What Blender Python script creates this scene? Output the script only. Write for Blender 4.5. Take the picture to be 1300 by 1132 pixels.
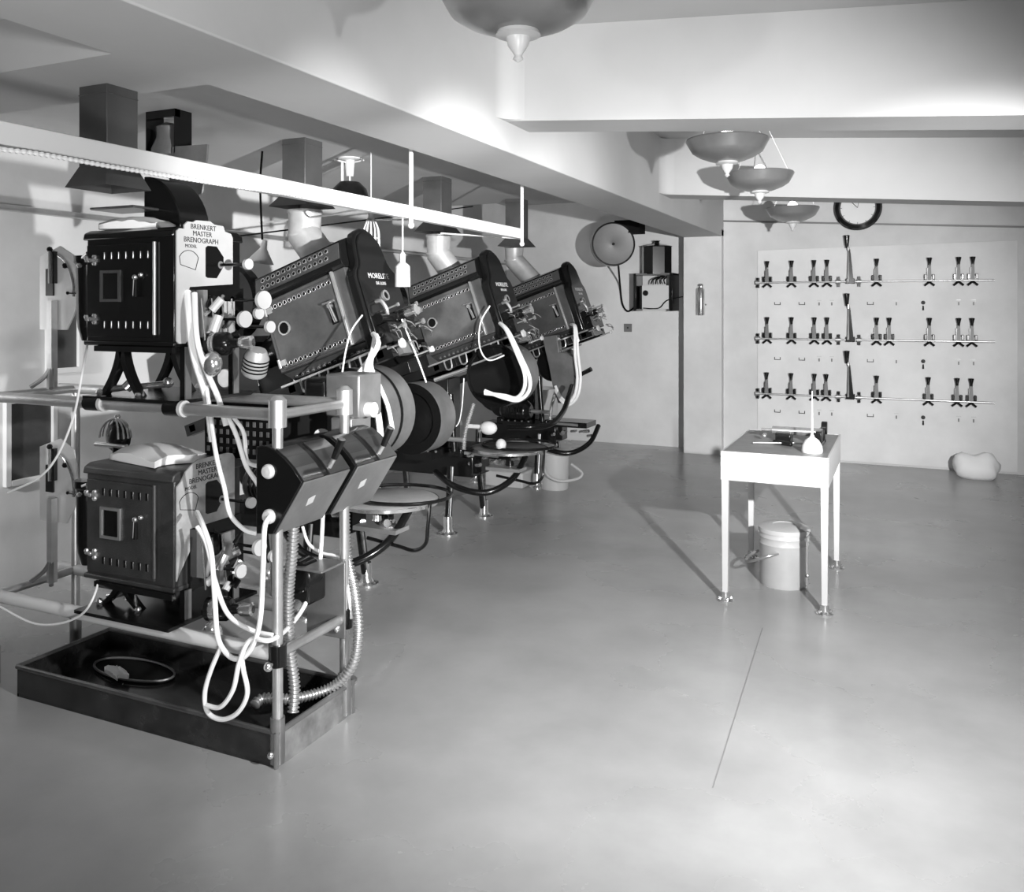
import bpy, math, random
from mathutils import Vector, Matrix
for o in list(bpy.data.objects): bpy.data.objects.remove(o)
scn = bpy.context.scene
COL = scn.collection
PI = math.pi
rnd = random.Random(7)

# ------------------------------------------------------------------ camera
F, CX, CY, H = 1093.0, 650.0, 391.0, 1.5      # focal length and horizon for the 1300 x 1132 frame
TH = math.radians(24.5)
cd = bpy.data.cameras.new('camera'); cam = bpy.data.objects.new('camera', cd); COL.objects.link(cam)
cd.sensor_fit = 'HORIZONTAL'; cd.sensor_width = 36.0; cd.lens = 36.0*F/1300.0
cd.shift_x = 0.0; cd.shift_y = -(566.0-CY)/1300.0
cd.clip_start = 0.05; cd.clip_end = 60
cam.location = (0, 0, H); cam.rotation_euler = (PI/2, 0, TH)
scn.camera = cam

# ------------------------------------------------------------------ world, lights, exposure
w = bpy.data.worlds.new('world'); scn.world = w; w.use_nodes = True
w.node_tree.nodes['Background'].inputs[0].default_value = (0.02, 0.02, 0.02, 1)
w.node_tree.nodes['Background'].inputs[1].default_value = 1.0
scn.view_settings.view_transform = 'Standard'
scn.view_settings.look = 'None'
scn.view_settings.gamma = 1.0
scn.view_settings.use_curve_mapping = False
scn.view_settings.exposure = -0.1
def lamp(name, loc, energy, r):
    l = bpy.data.lights.new(name, 'POINT'); l.energy = energy; l.shadow_soft_size = r
    o = bpy.data.objects.new(name, l); o.location = loc; COL.objects.link(o); return o
def flood(loc, aim, energy, r, size, blend):
    l = bpy.data.lights.new('flood_or_fill_light', 'SPOT'); l.energy = energy; l.shadow_soft_size = r
    l.spot_size = math.radians(size); l.spot_blend = blend
    o = bpy.data.objects.new('flood_or_fill_light', l); o.location = loc; COL.objects.link(o)
    o.rotation_euler = (Vector(aim)-Vector(loc)).to_track_quat('-Z', 'Y').to_euler(); return o
FL = (0.8, 1.5, 1.6)                       # flood placed from its cast shadows; further aimed heads are added to brighten areas
flood(FL, (-2.6, 5.6, 0.0), 850, 0.03, 102, 1.0)
flood(FL, (-3.3, 4.6, 1.35), 850, 0.03, 38, 0.8)  # added head, brightens the projector row and left side
flood(FL, (-3.0, 2.75, 2.1), 420, 0.03, 20, 1.0)  # this head and the next two are added for the left bay ceiling
flood(FL, (-3.3, 4.2, 2.15), 800, 0.03, 20, 1.0)
flood(FL, (-3.2, 6.2, 2.2), 900, 0.03, 20, 1.0)
flood(FL, (-1.1, 8.9, 1.2), 1400, 0.03, 45, 0.9)  # added head, brightens the back wall
flood((-3.75, 0.9, 1.45), (-4.26, 3.2, 1.2), 280, 0.05, 78, 0.9)   # added fill to brighten the left wall, no known lamp there
flood((-1.0, 0.15, 1.95), (-1.0, 4.0, 2.1), 70, 0.05, 150, 0.9)
flood((0.5, -0.9, 0.45), (-3.0, 3.9, 2.3), 400, 0.25, 70, 0.9)    # added soft fill behind the camera, lifts beam soffit and ceilings

# ------------------------------------------------------------------ materials
def mat(name, v, rough=0.5, metal=0.0, var=0.0, scale=6.0, bump=0.0, bscale=60.0, emit=0.0, spec=0.5, coat=0.0, stretch=None):
    m = bpy.data.materials.new(name); m.use_nodes = True
    nt = m.node_tree; b = nt.nodes['Principled BSDF']
    b.inputs['Base Color'].default_value = (v, v, v, 1)
    b.inputs['Roughness'].default_value = rough; b.inputs['Metallic'].default_value = metal
    b.inputs['Specular IOR Level'].default_value = spec
    b.inputs['Coat Weight'].default_value = coat; b.inputs['Coat Roughness'].default_value = 0.12
    if emit:
        b.inputs['Emission Color'].default_value = (1, 1, 1, 1); b.inputs['Emission Strength'].default_value = emit
    tc = nt.nodes.new('ShaderNodeTexCoord')
    src = tc.outputs['Object']
    if stretch:
        mp = nt.nodes.new('ShaderNodeMapping'); mp.inputs['Scale'].default_value = stretch
        nt.links.new(src, mp.inputs['Vector']); src = mp.outputs['Vector']
    if var:
        n = nt.nodes.new('ShaderNodeTexNoise'); n.inputs['Scale'].default_value = scale; n.inputs['Detail'].default_value = 6
        n.inputs['Roughness'].default_value = 0.6
        r = nt.nodes.new('ShaderNodeValToRGB')
        lo = max(0.0, v*(1-var)); hi = min(1.0, v*(1+var))
        r.color_ramp.elements[0].position = 0.3; r.color_ramp.elements[1].position = 0.7
        r.color_ramp.elements[0].color = (lo, lo, lo, 1); r.color_ramp.elements[1].color = (hi, hi, hi, 1)
        nt.links.new(src, n.inputs['Vector']); nt.links.new(n.outputs['Fac'], r.inputs['Fac'])
        nt.links.new(r.outputs['Color'], b.inputs['Base Color'])
    if bump:
        n2 = nt.nodes.new('ShaderNodeTexNoise'); n2.inputs['Scale'].default_value = bscale; n2.inputs['Detail'].default_value = 4
        bp = nt.nodes.new('ShaderNodeBump'); bp.inputs['Strength'].default_value = bump; bp.inputs['Distance'].default_value = 0.01
        nt.links.new(src, n2.inputs['Vector']); nt.links.new(n2.outputs['Fac'], bp.inputs['Height'])
        nt.links.new(bp.outputs['Normal'], b.inputs['Normal'])
    return m
WALL = mat('plaster_wall', 0.58, 0.75, var=0.10, scale=2.2, bump=0.05, bscale=25)
CEIL = mat('plaster_ceiling', 0.44, 0.8, var=0.05, scale=1.5)
BOARD = mat('asbestos_board', 0.66, 0.6, var=0.08, scale=3.0, bump=0.04, bscale=18)
FLOOR = mat('polished_concrete', 0.36, 0.26, var=0.16, scale=1.6, bump=0.02, bscale=14, spec=0.6)
BLACK = mat('black_enamel', 0.006, 0.2, spec=0.35, coat=0.12)
BLACKM = mat('black_matte', 0.004, 0.8, spec=0.15)
GUN = mat('gunmetal_sheet', 0.095, 0.34, 0.5, var=0.40, scale=5, spec=0.6)
GUNL = mat('worn_grey_metal', 0.22, 0.35, 0.55, var=0.25, scale=6)
DARKP = mat('dark_crackle_paint', 0.035, 0.38, var=0.3, scale=12, bump=0.15, bscale=220)
PLATE = mat('etched_plate', 0.52, 0.4, 0.1, var=0.06, scale=10)
PLATE_SHADE = mat('shaded_plate', 0.40, 0.4, 0.2, var=0.35, scale=9)  # greyer than the lit upper plate, shade put into the colour
CHROME = mat('bright_nickel', 0.75, 0.18, 0.9)
STEEL = mat('brushed_steel', 0.55, 0.35, 0.8, var=0.15, scale=8)
WHITE = mat('white_enamel', 0.54, 0.35)
WHITEM = mat('white_cloth', 0.80, 0.85)
CABLE = mat('white_cable', 0.82, 0.5)
ASB = mat('galvanised_pipe', 0.42, 0.42, 0.35, var=0.2, scale=7)
DUCT = mat('duct_sheet', 0.09, 0.4, 0.4, var=0.2, scale=5)
BARM = mat('painted_rail', 0.62, 0.5)
BOWL = mat('lamp_bowl_metal', 0.26, 0.3, 0.5, var=0.1)
TIN = mat('tin_pail', 0.55, 0.35, 0.15, var=0.08)
POLD = mat('polished_dark_metal', 0.22, 0.13, 0.9)
TOPM = mat('table_top_metal', 0.22, 0.4, 0.2, var=0.2, scale=8, stretch=(1, 6, 1))
TRAYM = mat('oily_tray', 0.028, 0.22, 0.3, var=0.6, scale=9, spec=0.7)
TRAY_LIT = mat('worn_lit_tray_end', 0.32, 0.4, 0.5, var=0.5, scale=7)  # worn end wall, its colour also lightened for the light falling on it
INK = mat('black_ink', 0.012, 0.6)
GLASSB = mat('bulb_glow', 0.9, 0.3, emit=14)
PORTM = mat('port_dark', 0.05, 0.5, var=0.3)
GREYP = mat('grey_paint', 0.14, 0.45, var=0.1)

JOINT = mat('joint_filler', 0.24, 0.5)
# floor: scuffed cleaner and darker areas with a shape of their own, and a hairline joint
def dress_floor():
    nt = FLOOR.node_tree; b = nt.nodes['Principled BSDF']
    tc = nt.nodes.new('ShaderNodeTexCoord')
    n = nt.nodes.new('ShaderNodeTexNoise'); n.inputs['Scale'].default_value = 0.9; n.inputs['Detail'].default_value = 8
    mr = nt.nodes.new('ShaderNodeMapRange'); mr.inputs['From Min'].default_value = 0.2; mr.inputs['From Max'].default_value = 0.8
    mr.inputs['To Min'].default_value = 0.20; mr.inputs['To Max'].default_value = 0.36
    nt.links.new(tc.outputs['Object'], n.inputs['Vector']); nt.links.new(n.outputs['Fac'], mr.inputs['Value'])
    nt.links.new(mr.outputs['Result'], b.inputs['Roughness'])
dress_floor()

# ------------------------------------------------------------------ pixel to place
cT, sT = math.cos(TH), math.sin(TH)
def _ray(px, py):
    k = (px-CX)/F; g = (CY-py)/F
    return Vector((-sT + k*cT, cT + k*sT, g))
def Wy(px, py, y): r = _ray(px, py); t = y/r.y; return Vector((r.x*t, y, H+r.z*t))
def Wx(px, py, x): r = _ray(px, py); t = x/r.x; return Vector((x, r.y*t, H+r.z*t))
def Wz(px, py, z): r = _ray(px, py); t = (z-H)/r.z; return Vector((r.x*t, r.y*t, z))

# ------------------------------------------------------------------ mesh builder
def basis(axis):
    a = Vector(axis).normalized()
    t = Vector((0, 0, 1)) if abs(a.z) < 0.9 else Vector((1, 0, 0))
    u = t.cross(a).normalized(); v = a.cross(u)
    return u, v, a
def spline(pts, k=8, closed=False):
    P = [Vector(p) for p in pts]
    if len(P) < 3: return P
    out = []
    n = len(P)
    rng = range(n if closed else n-1)
    for i in rng:
        if closed: a, b, c, d = P[(i-1) % n], P[i], P[(i+1) % n], P[(i+2) % n]
        else: a, b, c, d = P[max(i-1, 0)], P[i], P[i+1], P[min(i+2, n-1)]
        for j in range(k):
            t = j/k
            out.append(0.5*((2*b)+(c-a)*t+(2*a-5*b+4*c-d)*t*t+(3*b-a-3*c+d)*t**3))
    if not closed: out.append(P[-1])
    return out
class MB:
    def __init__(s, m, M=None):
        s.v = []; s.f = []; s.mi = []; s.mats = [m]; s.cur = 0; s.M = M
    def mat(s, m):
        if m not in s.mats: s.mats.append(m)
        s.cur = s.mats.index(m); return s
    def add(s, vs, fs):
        o = len(s.v)
        for p in vs:
            p = Vector(p)
            s.v.append(s.M @ p if s.M else p)
        for f in fs: s.f.append([i+o for i in f]); s.mi.append(s.cur)
        return s
    def box(s, c, sz, rot=None):
        c = Vector(c); hx, hy, hz = sz[0]/2, sz[1]/2, sz[2]/2
        vs = [Vector((x, y, z)) for x in (-hx, hx) for y in (-hy, hy) for z in (-hz, hz)]
        if rot: vs = [rot @ p for p in vs]
        return s.add([c+p for p in vs], [(0, 1, 3, 2), (4, 6, 7, 5), (0, 4, 5, 1), (2, 3, 7, 6), (0, 2, 6, 4), (1, 5, 7, 3)])
    def bb(s, a, b):
        return s.box([(a[i]+b[i])/2 for i in range(3)], [abs(b[i]-a[i]) for i in range(3)])
    def lathe(s, prof, c, axis=(0, 0, 1), n=24, cap=False):
        u, v, a = basis(axis); c = Vector(c); vs = []; fs = []
        for r, h in prof:
            for k in range(n):
                t = 2*PI*k/n; vs.append(c + a*h + (u*math.cos(t)+v*math.sin(t))*r)
        for i in range(len(prof)-1):
            for k in range(n):
                fs.append((i*n+k, i*n+(k+1) % n, (i+1)*n+(k+1) % n, (i+1)*n+k))
        if cap and prof[0][0] > 1e-5: fs.append(tuple(reversed(range(n))))
        if cap and prof[-1][0] > 1e-5: fs.append(tuple((len(prof)-1)*n+k for k in range(n)))
        return s.add(vs, fs)
    def cyl(s, p0, p1, r0, r1=None, n=16):
        p0 = Vector(p0); p1 = Vector(p1); r1 = r0 if r1 is None else r1
        return s.lathe([(r0, 0), (r1, (p1-p0).length)], p0, p1-p0, n, True)
    def ball(s, c, r, sc=(1, 1, 1), n=16):
        c = Vector(c); vs = []; fs = []; m = n//2
        for i in range(m+1):
            ph = PI*i/m
            for k in range(n):
                t = 2*PI*k/n
                vs.append(c+Vector((r*sc[0]*math.sin(ph)*math.cos(t), r*sc[1]*math.sin(ph)*math.sin(t), r*sc[2]*math.cos(ph))))
        for i in range(m):
            for k in range(n): fs.append((i*n+k, (i+1)*n+k, (i+1)*n+(k+1) % n, i*n+(k+1) % n))
        return s.add(vs, fs)
    def tube(s, pts, r, n=8, k=8, closed=False, ribs=None, smooth=True):
        P = spline(pts, k, closed) if smooth else [Vector(p) for p in pts]
        if ribs:                                   # ribbed flexible conduit: resample by length
            L = [0]
            for i in range(1, len(P)): L.append(L[-1]+(P[i]-P[i-1]).length)
            Q = []; step = ribs/4; d = 0; j = 0
            while d < L[-1]:
                while j < len(L)-2 and L[j+1] < d: j += 1
                t = (d-L[j])/max(1e-9, L[j+1]-L[j]); Q.append(P[j].lerp(P[j+1], t)); d += step
            P = Q
        vs = []; fs = []; N = len(P)
        t0 = (P[1]-P[0]).normalized(); u, v, _ = basis(t0)
        for i in range(N):
            if closed: tg = (P[(i+1) % N]-P[i-1]).normalized()
            else: tg = (P[min(i+1, N-1)]-P[max(i-1, 0)])
            tg = tg.normalized() if tg.length > 1e-9 else t0
            u = (u-tg*u.dot(tg)).normalized(); v = tg.cross(u)
            rr = r
            if ribs: rr = r*(1.0 if i % 4 in (0, 1) else 0.70)
            for q in range(n):
                a = 2*PI*q/n; vs.append(P[i]+(u*math.cos(a)+v*math.sin(a))*rr)
        for i in range(N if closed else N-1):
            for q in range(n):
                fs.append((i*n+q, i*n+(q+1) % n, ((i+1) % N)*n+(q+1) % n, ((i+1) % N)*n+q))
        if not closed:
            fs.append(tuple(reversed(range(n)))); fs.append(tuple((N-1)*n+q for q in range(n)))
        return s.add(vs, fs)
    def prism(s, poly, o, U, V, W):
        """polygon (a, b) at o + a U + b V, extruded along vector W"""
        o = Vector(o); U = Vector(U); V = Vector(V); W = Vector(W); n = len(poly)
        vs = [o+U*a+V*b for a, b in poly]; vs += [p+W for p in vs]
        fs = [tuple(reversed(range(n))), tuple(range(n, 2*n))]
        fs += [(i, (i+1) % n, n+(i+1) % n, n+i) for i in range(n)]
        return s.add(vs, fs)
    def ringdisc(s, c, axis, ro, ri, t, rim, core):
        """short dark disc in a raised bright rim"""
        c = Vector(c); a = Vector(axis).normalized()
        s.mat(rim); s.lathe([(ri, t*0.6), (ri, t), (ro, t), (ro, 0)], c, a, 12)
        s.mat(core); s.lathe([(ri*1.02, 0), (ri*1.02, t*0.7)], c, a, 12, True); return s
    def build(s, name, parent=None, bevel=0.0, seg=2, ang=35):
        me = bpy.data.meshes.new(name)
        off = Vector((0, 0, 0))
        if parent:
            p = parent
            while p.parent: p = p.parent
            off = p.location
        me.from_pydata([tuple(p-off) for p in s.v], [], s.f)
        for m in s.mats: me.materials.append(m)
        me.polygons.foreach_set('material_index', s.mi)
        me.polygons.foreach_set('use_smooth', [True]*len(me.polygons))
        me.validate(); me.update()
        import bmesh
        bm = bmesh.new(); bm.from_mesh(me); bmesh.ops.recalc_face_normals(bm, faces=bm.faces); bm.to_mesh(me); bm.free()
        me.set_sharp_from_angle(angle=math.radians(ang))
        ob = bpy.data.objects.new(name, me); COL.objects.link(ob)
        if parent: ob.parent = parent
        if bevel:
            b = ob.modifiers.new('bevel', 'BEVEL'); b.width = bevel; b.segments = seg; b.limit_method = 'ANGLE'; b.angle_limit = math.radians(40)
        return ob
def tag(o, label, cat, group=None):
    o['label'] = label; o['category'] = cat
    if group: o['group'] = group
    return o
def thing(name, loc, label, cat, group=None):
    o = bpy.data.objects.new(name, None); o.location = loc; o.empty_display_size = 0.05; COL.objects.link(o)
    return tag(o, label, cat, group)
def struct(o): o['kind'] = 'structure'; return o
def copy_tree(o, parent=None):
    c = o.copy(); COL.objects.link(c)
    if parent: c.parent = parent
    for ch in list(o.children): copy_tree(ch, c)
    return c
def lettering(text, size, origin, U, V, parent, name='lettering', m=None, align='CENTER', thick=0.0006):
    """flat raised letters: U is the reading direction, V is up"""
    cu = bpy.data.curves.new(name, 'FONT'); cu.body = text; cu.size = size; cu.align_x = align; cu.extrude = thick
    cu.resolution_u = 2
    ob = bpy.data.objects.new('tmp_text', cu); COL.objects.link(ob)
    dg = bpy.context.evaluated_depsgraph_get(); dg.update()
    me = bpy.data.meshes.new_from_object(ob.evaluated_get(dg)); bpy.data.objects.remove(ob); bpy.data.curves.remove(cu)
    U = Vector(U).normalized(); V = Vector(V).normalized(); N = U.cross(V)
    p = parent
    while p.parent: p = p.parent
    O = Vector(origin)-p.location
    M = Matrix(((U.x, V.x, N.x, O.x), (U.y, V.y, N.y, O.y), (U.z, V.z, N.z, O.z), (0, 0, 0, 1)))
    me.transform(M); me.materials.clear(); me.materials.append(m or INK)
    r = bpy.data.objects.new(name, me); COL.objects.link(r); r.parent = parent; return r

# ================================================================== ROOM
XL, XR, YN, YF = -4.26, 2.2, -1.6, 9.2
BX0, BX1, BZ = -2.08, -1.69, 2.232          # main beam
CS = -0.08                                  # the ceiling falls towards the right
def zc(x, z0): return z0 + (x-BX1)*CS
struct(MB(FLOOR).bb((XL-0.1, YN-0.1, -0.12), (XR+0.1, YF+0.1, 0)).build('floor'))
struct(MB(WALL).bb((XL-0.15, YN, 0), (XL, YF+0.1, 2.9)).build('wall_left'))
struct(MB(WALL).bb((XL-0.15, YF, 0), (BX0+0.1, YF+0.15, 2.9)).build('wall_far'))
struct(MB(WALL).bb((BX1-0.1, 8.95, 0), (XR+0.1, YF+0.15, 2.95)).build('wall_back'))
struct(MB(WALL).bb((XR, YN, 0), (XR+0.15, YF, 2.9)).build('wall_right'))
struct(MB(WALL).bb((XL-0.15, YN-0.15, 0), (XR+0.15, YN, 2.9)).build('wall_near'))
struct(MB(WALL).bb((BX0, 8.85, 0), (BX1, YF+0.1, 2.3)).build('trim_1'))            # pilaster
mb = MB(CEIL).bb((XL, YN, 2.40), (BX0+0.02, 6.68, 2.52)).bb((XL, 6.62, 2.40), (BX0+0.02, 6.68, 2.82)).bb((XL, 6.66, 2.70), (BX0+0.02, YF, 2.82))
struct(mb.build('ceiling'))
def slab(x0, x1, y0, y1, zlo, t, slope=CS):
    vs = []
    for x in (x0, x1):
        z = zlo+(x-BX1)*slope
        vs += [(x, y0, z), (x, y1, z), (x, y1, z+t), (x, y0, z+t)]
    return vs, [(0, 1, 2, 3), (4, 7, 6, 5), (0, 4, 5, 1), (1, 5, 6, 2), (2, 6, 7, 3), (3, 7, 4, 0)]
struct(MB(CEIL).add(*slab(BX1-0.05, XR+0.05, YN, YF, 2.80, 0.12)).build('ceiling'))
struct(MB(CEIL).bb((BX0, YN, BZ), (BX1, YF, 2.95)).build('trim_2', bevel=0.006))       # main beam
struct(MB(CEIL).add(*slab(BX1-0.02, XR, 3.63, 3.91, 2.37, 0.46)).build('trim_3'))       # cross beams
struct(MB(CEIL).add(*slab(BX1-0.02, XR, 6.47, 6.75, 2.37, 0.46, -0.075)).build('trim_4'))
struct(MB(CEIL).bb((XL, 1.785, 2.235), (BX0+0.02, 2.16, 2.41)).build('trim_5'))         # cross beam of the left bay
# fillets where the cross beams meet the main beam
def fillet(y, z0, n=8, r=0.10):
    m = MB(CEIL)
    pl = [(0, 0)]+[(r-r*math.sin(PI/2*i/n), r-r*math.cos(PI/2*i/n)) for i in range(n+1)]
    m.prism(pl, (BX1, y, z0), (1, 0, 0), (0, -1, 0), (0, 0, 0.42)); return m
struct(fillet(6.47, 2.37).build('trim_6'))
struct(fillet(3.63, 2.37).build('trim_6'))
# thin moulding line high on the back wall
p0 = Wy(915, 280.5, 8.94); p1 = Wy(1300, 288, 8.94)
m = MB(GREYP); vs = []
for p in (p0, p1): vs += [(p.x, 8.95, p.z-0.008), (p.x, 8.925, p.z-0.008), (p.x, 8.925, p.z+0.008), (p.x, 8.95, p.z+0.008)]
m.add(vs, [(0, 1, 2, 3), (4, 7, 6, 5), (0, 4, 5, 1), (1, 5, 6, 2), (2, 6, 7, 3)]); struct(m.build('trim_7'))
# floor joint
a = Wz(968, 797, 0); b = Wz(905, 1000, 0); d = (b-a).normalized(); n_ = Vector((-d.y, d.x, 0))*0.0022
struct(MB(JOINT).add([a-n_+Vector((0, 0, .0012)), b-n_+Vector((0, 0, .0012)), b+n_+Vector((0, 0, .0012)), a+n_+Vector((0, 0, .0012)),
                      a-n_, b-n_, b+n_, a+n_], [(0, 1, 2, 3), (4, 5, 1, 0), (7, 6, 2, 3)]).build('trim_8'))

# ================================================================== HANGING RAIL, DUCTS
RX = -2.2
ye = Wx(660, 297, RX).y
r = thing('hanging_rail', (RX, 3.2, 1.935), 'long white painted rail hung level above the row of projectors', 'rail')
MB(BARM).bb((RX-0.02, -1.2, 1.935), (RX+0.02, ye, 1.998)).build('rail', r, bevel=0.003)
for px in (515, 657):
    p = Wx(px, 270, RX)
    m = MB(BARM).cyl((RX+0.03, p.y, 1.90), (RX+0.03, p.y, 2.399), 0.011, n=12)
    m.ball((RX+0.03, p.y, 1.90), 0.016).box((RX+0.01, p.y, 1.966), (0.04, 0.03, 0.03))
    m.build('hanger_rod', r)
# twisted cord slung under the rail
m = MB(CABLE)
ps = [Wx(-20, 188, RX+0.03), Wx(47, 195, RX+0.03), Wx(150, 213, RX+0.03), Wx(300, 237, RX+0.03), Wx(400, 251, RX+0.03), Wx(470, 262, RX+0.03)]
m.tube(ps, 0.0075, n=6, ribs=0.018)
tag(m.build('twisted_cord'), 'pale twisted cord running just below the white hanging rail', 'cord')
m = MB(CABLE).tube([Wx(470, 262, RX+0.03), (-2.6, 3.5, 1.96), Wy(330, 283, 4.2)], 0.006, n=6, ribs=0.02)
tag(m.build('twisted_cord'), 'pale cord crossing from the rail back towards the left wall', 'cord')
m = MB(CABLE).tube([Wy(471, 279, 4.2), Wy(550, 279, 5.10)], 0.006, n=6, ribs=0.02, smooth=False)
tag(m.build('twisted_cord'), 'short pale beaded cord stretched level behind the middle chimney', 'cord')
for q, (a, b, lab) in enumerate([(Wy(300, 300, 3.6), Wy(600, 262, 6.0), 'thin dark wire stretched behind the first projector chimney'),
                     (Wx(560, 296, -2.5), Wx(664, 303, -2.5), 'thin pale wire beside the third projector chimney')]):
    tag(MB(BLACKM if q == 0 else CABLE).cyl(a, b, 0.005, n=6).build('wire'), lab, 'wire')

def duct(x0, x1, y0, y1, ztop, zbot, pipe, label, flare=0.05):
    cx, cy = (x0+x1)/2, (y0+y1)/2
    t = thing('exhaust_duct', (cx, cy, zbot), label, 'duct', 'exhaust ducts over the projectors')
    MB(DUCT).bb((x0, y0, zbot), (x1, y1, ztop)).box((cx, cy, ztop-0.03), (x1-x0+0.004, y1-y0+0.004, 0.004)).build('shaft', t, bevel=0.002)
    m = MB(DUCT)
    e = flare; zz = zbot-0.07
    vs = [(x0, y0, zbot), (x1, y0, zbot), (x1, y1, zbot), (x0, y1, zbot), (x0-e, y0-e, zz), (x1+e, y0-e, zz), (x1+e, y1+e, zz), (x0-e, y1+e, zz)]
    m.add(vs, [(0, 1, 5, 4), (1, 2, 6, 5), (2, 3, 7, 6), (3, 0, 4, 7)]); m.build('flared_collar', t)
    if pipe:
        a, b, rr = pipe
        a = Vector(a); b = Vector(b); mid = Vector((a.x, a.y, a.z-0.13))
        m = MB(ASB).tube([a, mid, b], rr, n=24, smooth=False)
        m.cyl(a+Vector((0, 0, -.012)), a+Vector((0, 0, .004)), rr*1.05, n=24).cyl(mid+Vector((0, 0, -.006)), mid+Vector((0, 0, .006)), rr*1.04, n=24)
        m.build('elbow_pipe', t)
    return t
MX = [(-2.62, 3.63), (-2.716, 5.26), (-2.76, 6.88)]
TILT = math.radians(19.5)
ct, st = math.cos(TILT), math.sin(TILT)
def MT(mx, my): return Matrix.Translation((mx-0.193, my, 1.173)) @ Matrix.Rotation(-TILT, 4, 'Y')
duct(-3.02, -2.87, 3.67, 3.82, 2.40, 2.11, (Wy(387, 268, 3.70), MT(*MX[0]) @ Vector((0.27, 0.03, 0.47)), 0.088), 'box duct and round elbow pipe rising from the nearest of the three tilted lamphouses')
duct(-3.01, -2.867, 5.13, 5.28, 2.40, 2.09, (Wy(557, 299, 5.25), MT(*MX[1]) @ Vector((0.25, 0.03, 0.47)), 0.086), 'box duct and round elbow pipe over the middle of three tilted lamphouses')
duct(-3.0, -2.86, 6.45, 6.60, 2.40, 2.08, (Wy(653, 312, 6.9), MT(*MX[2]) @ Vector((0.22, 0.03, 0.47)), 0.086), 'box duct and round elbow pipe over the farthest tilted lamphouse')
duct(-2.50, -2.37, 2.01, 2.135, 2.236, 1.97, None, 'dark square duct over the two stacked lamphouses at left', flare=0.03)

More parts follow.
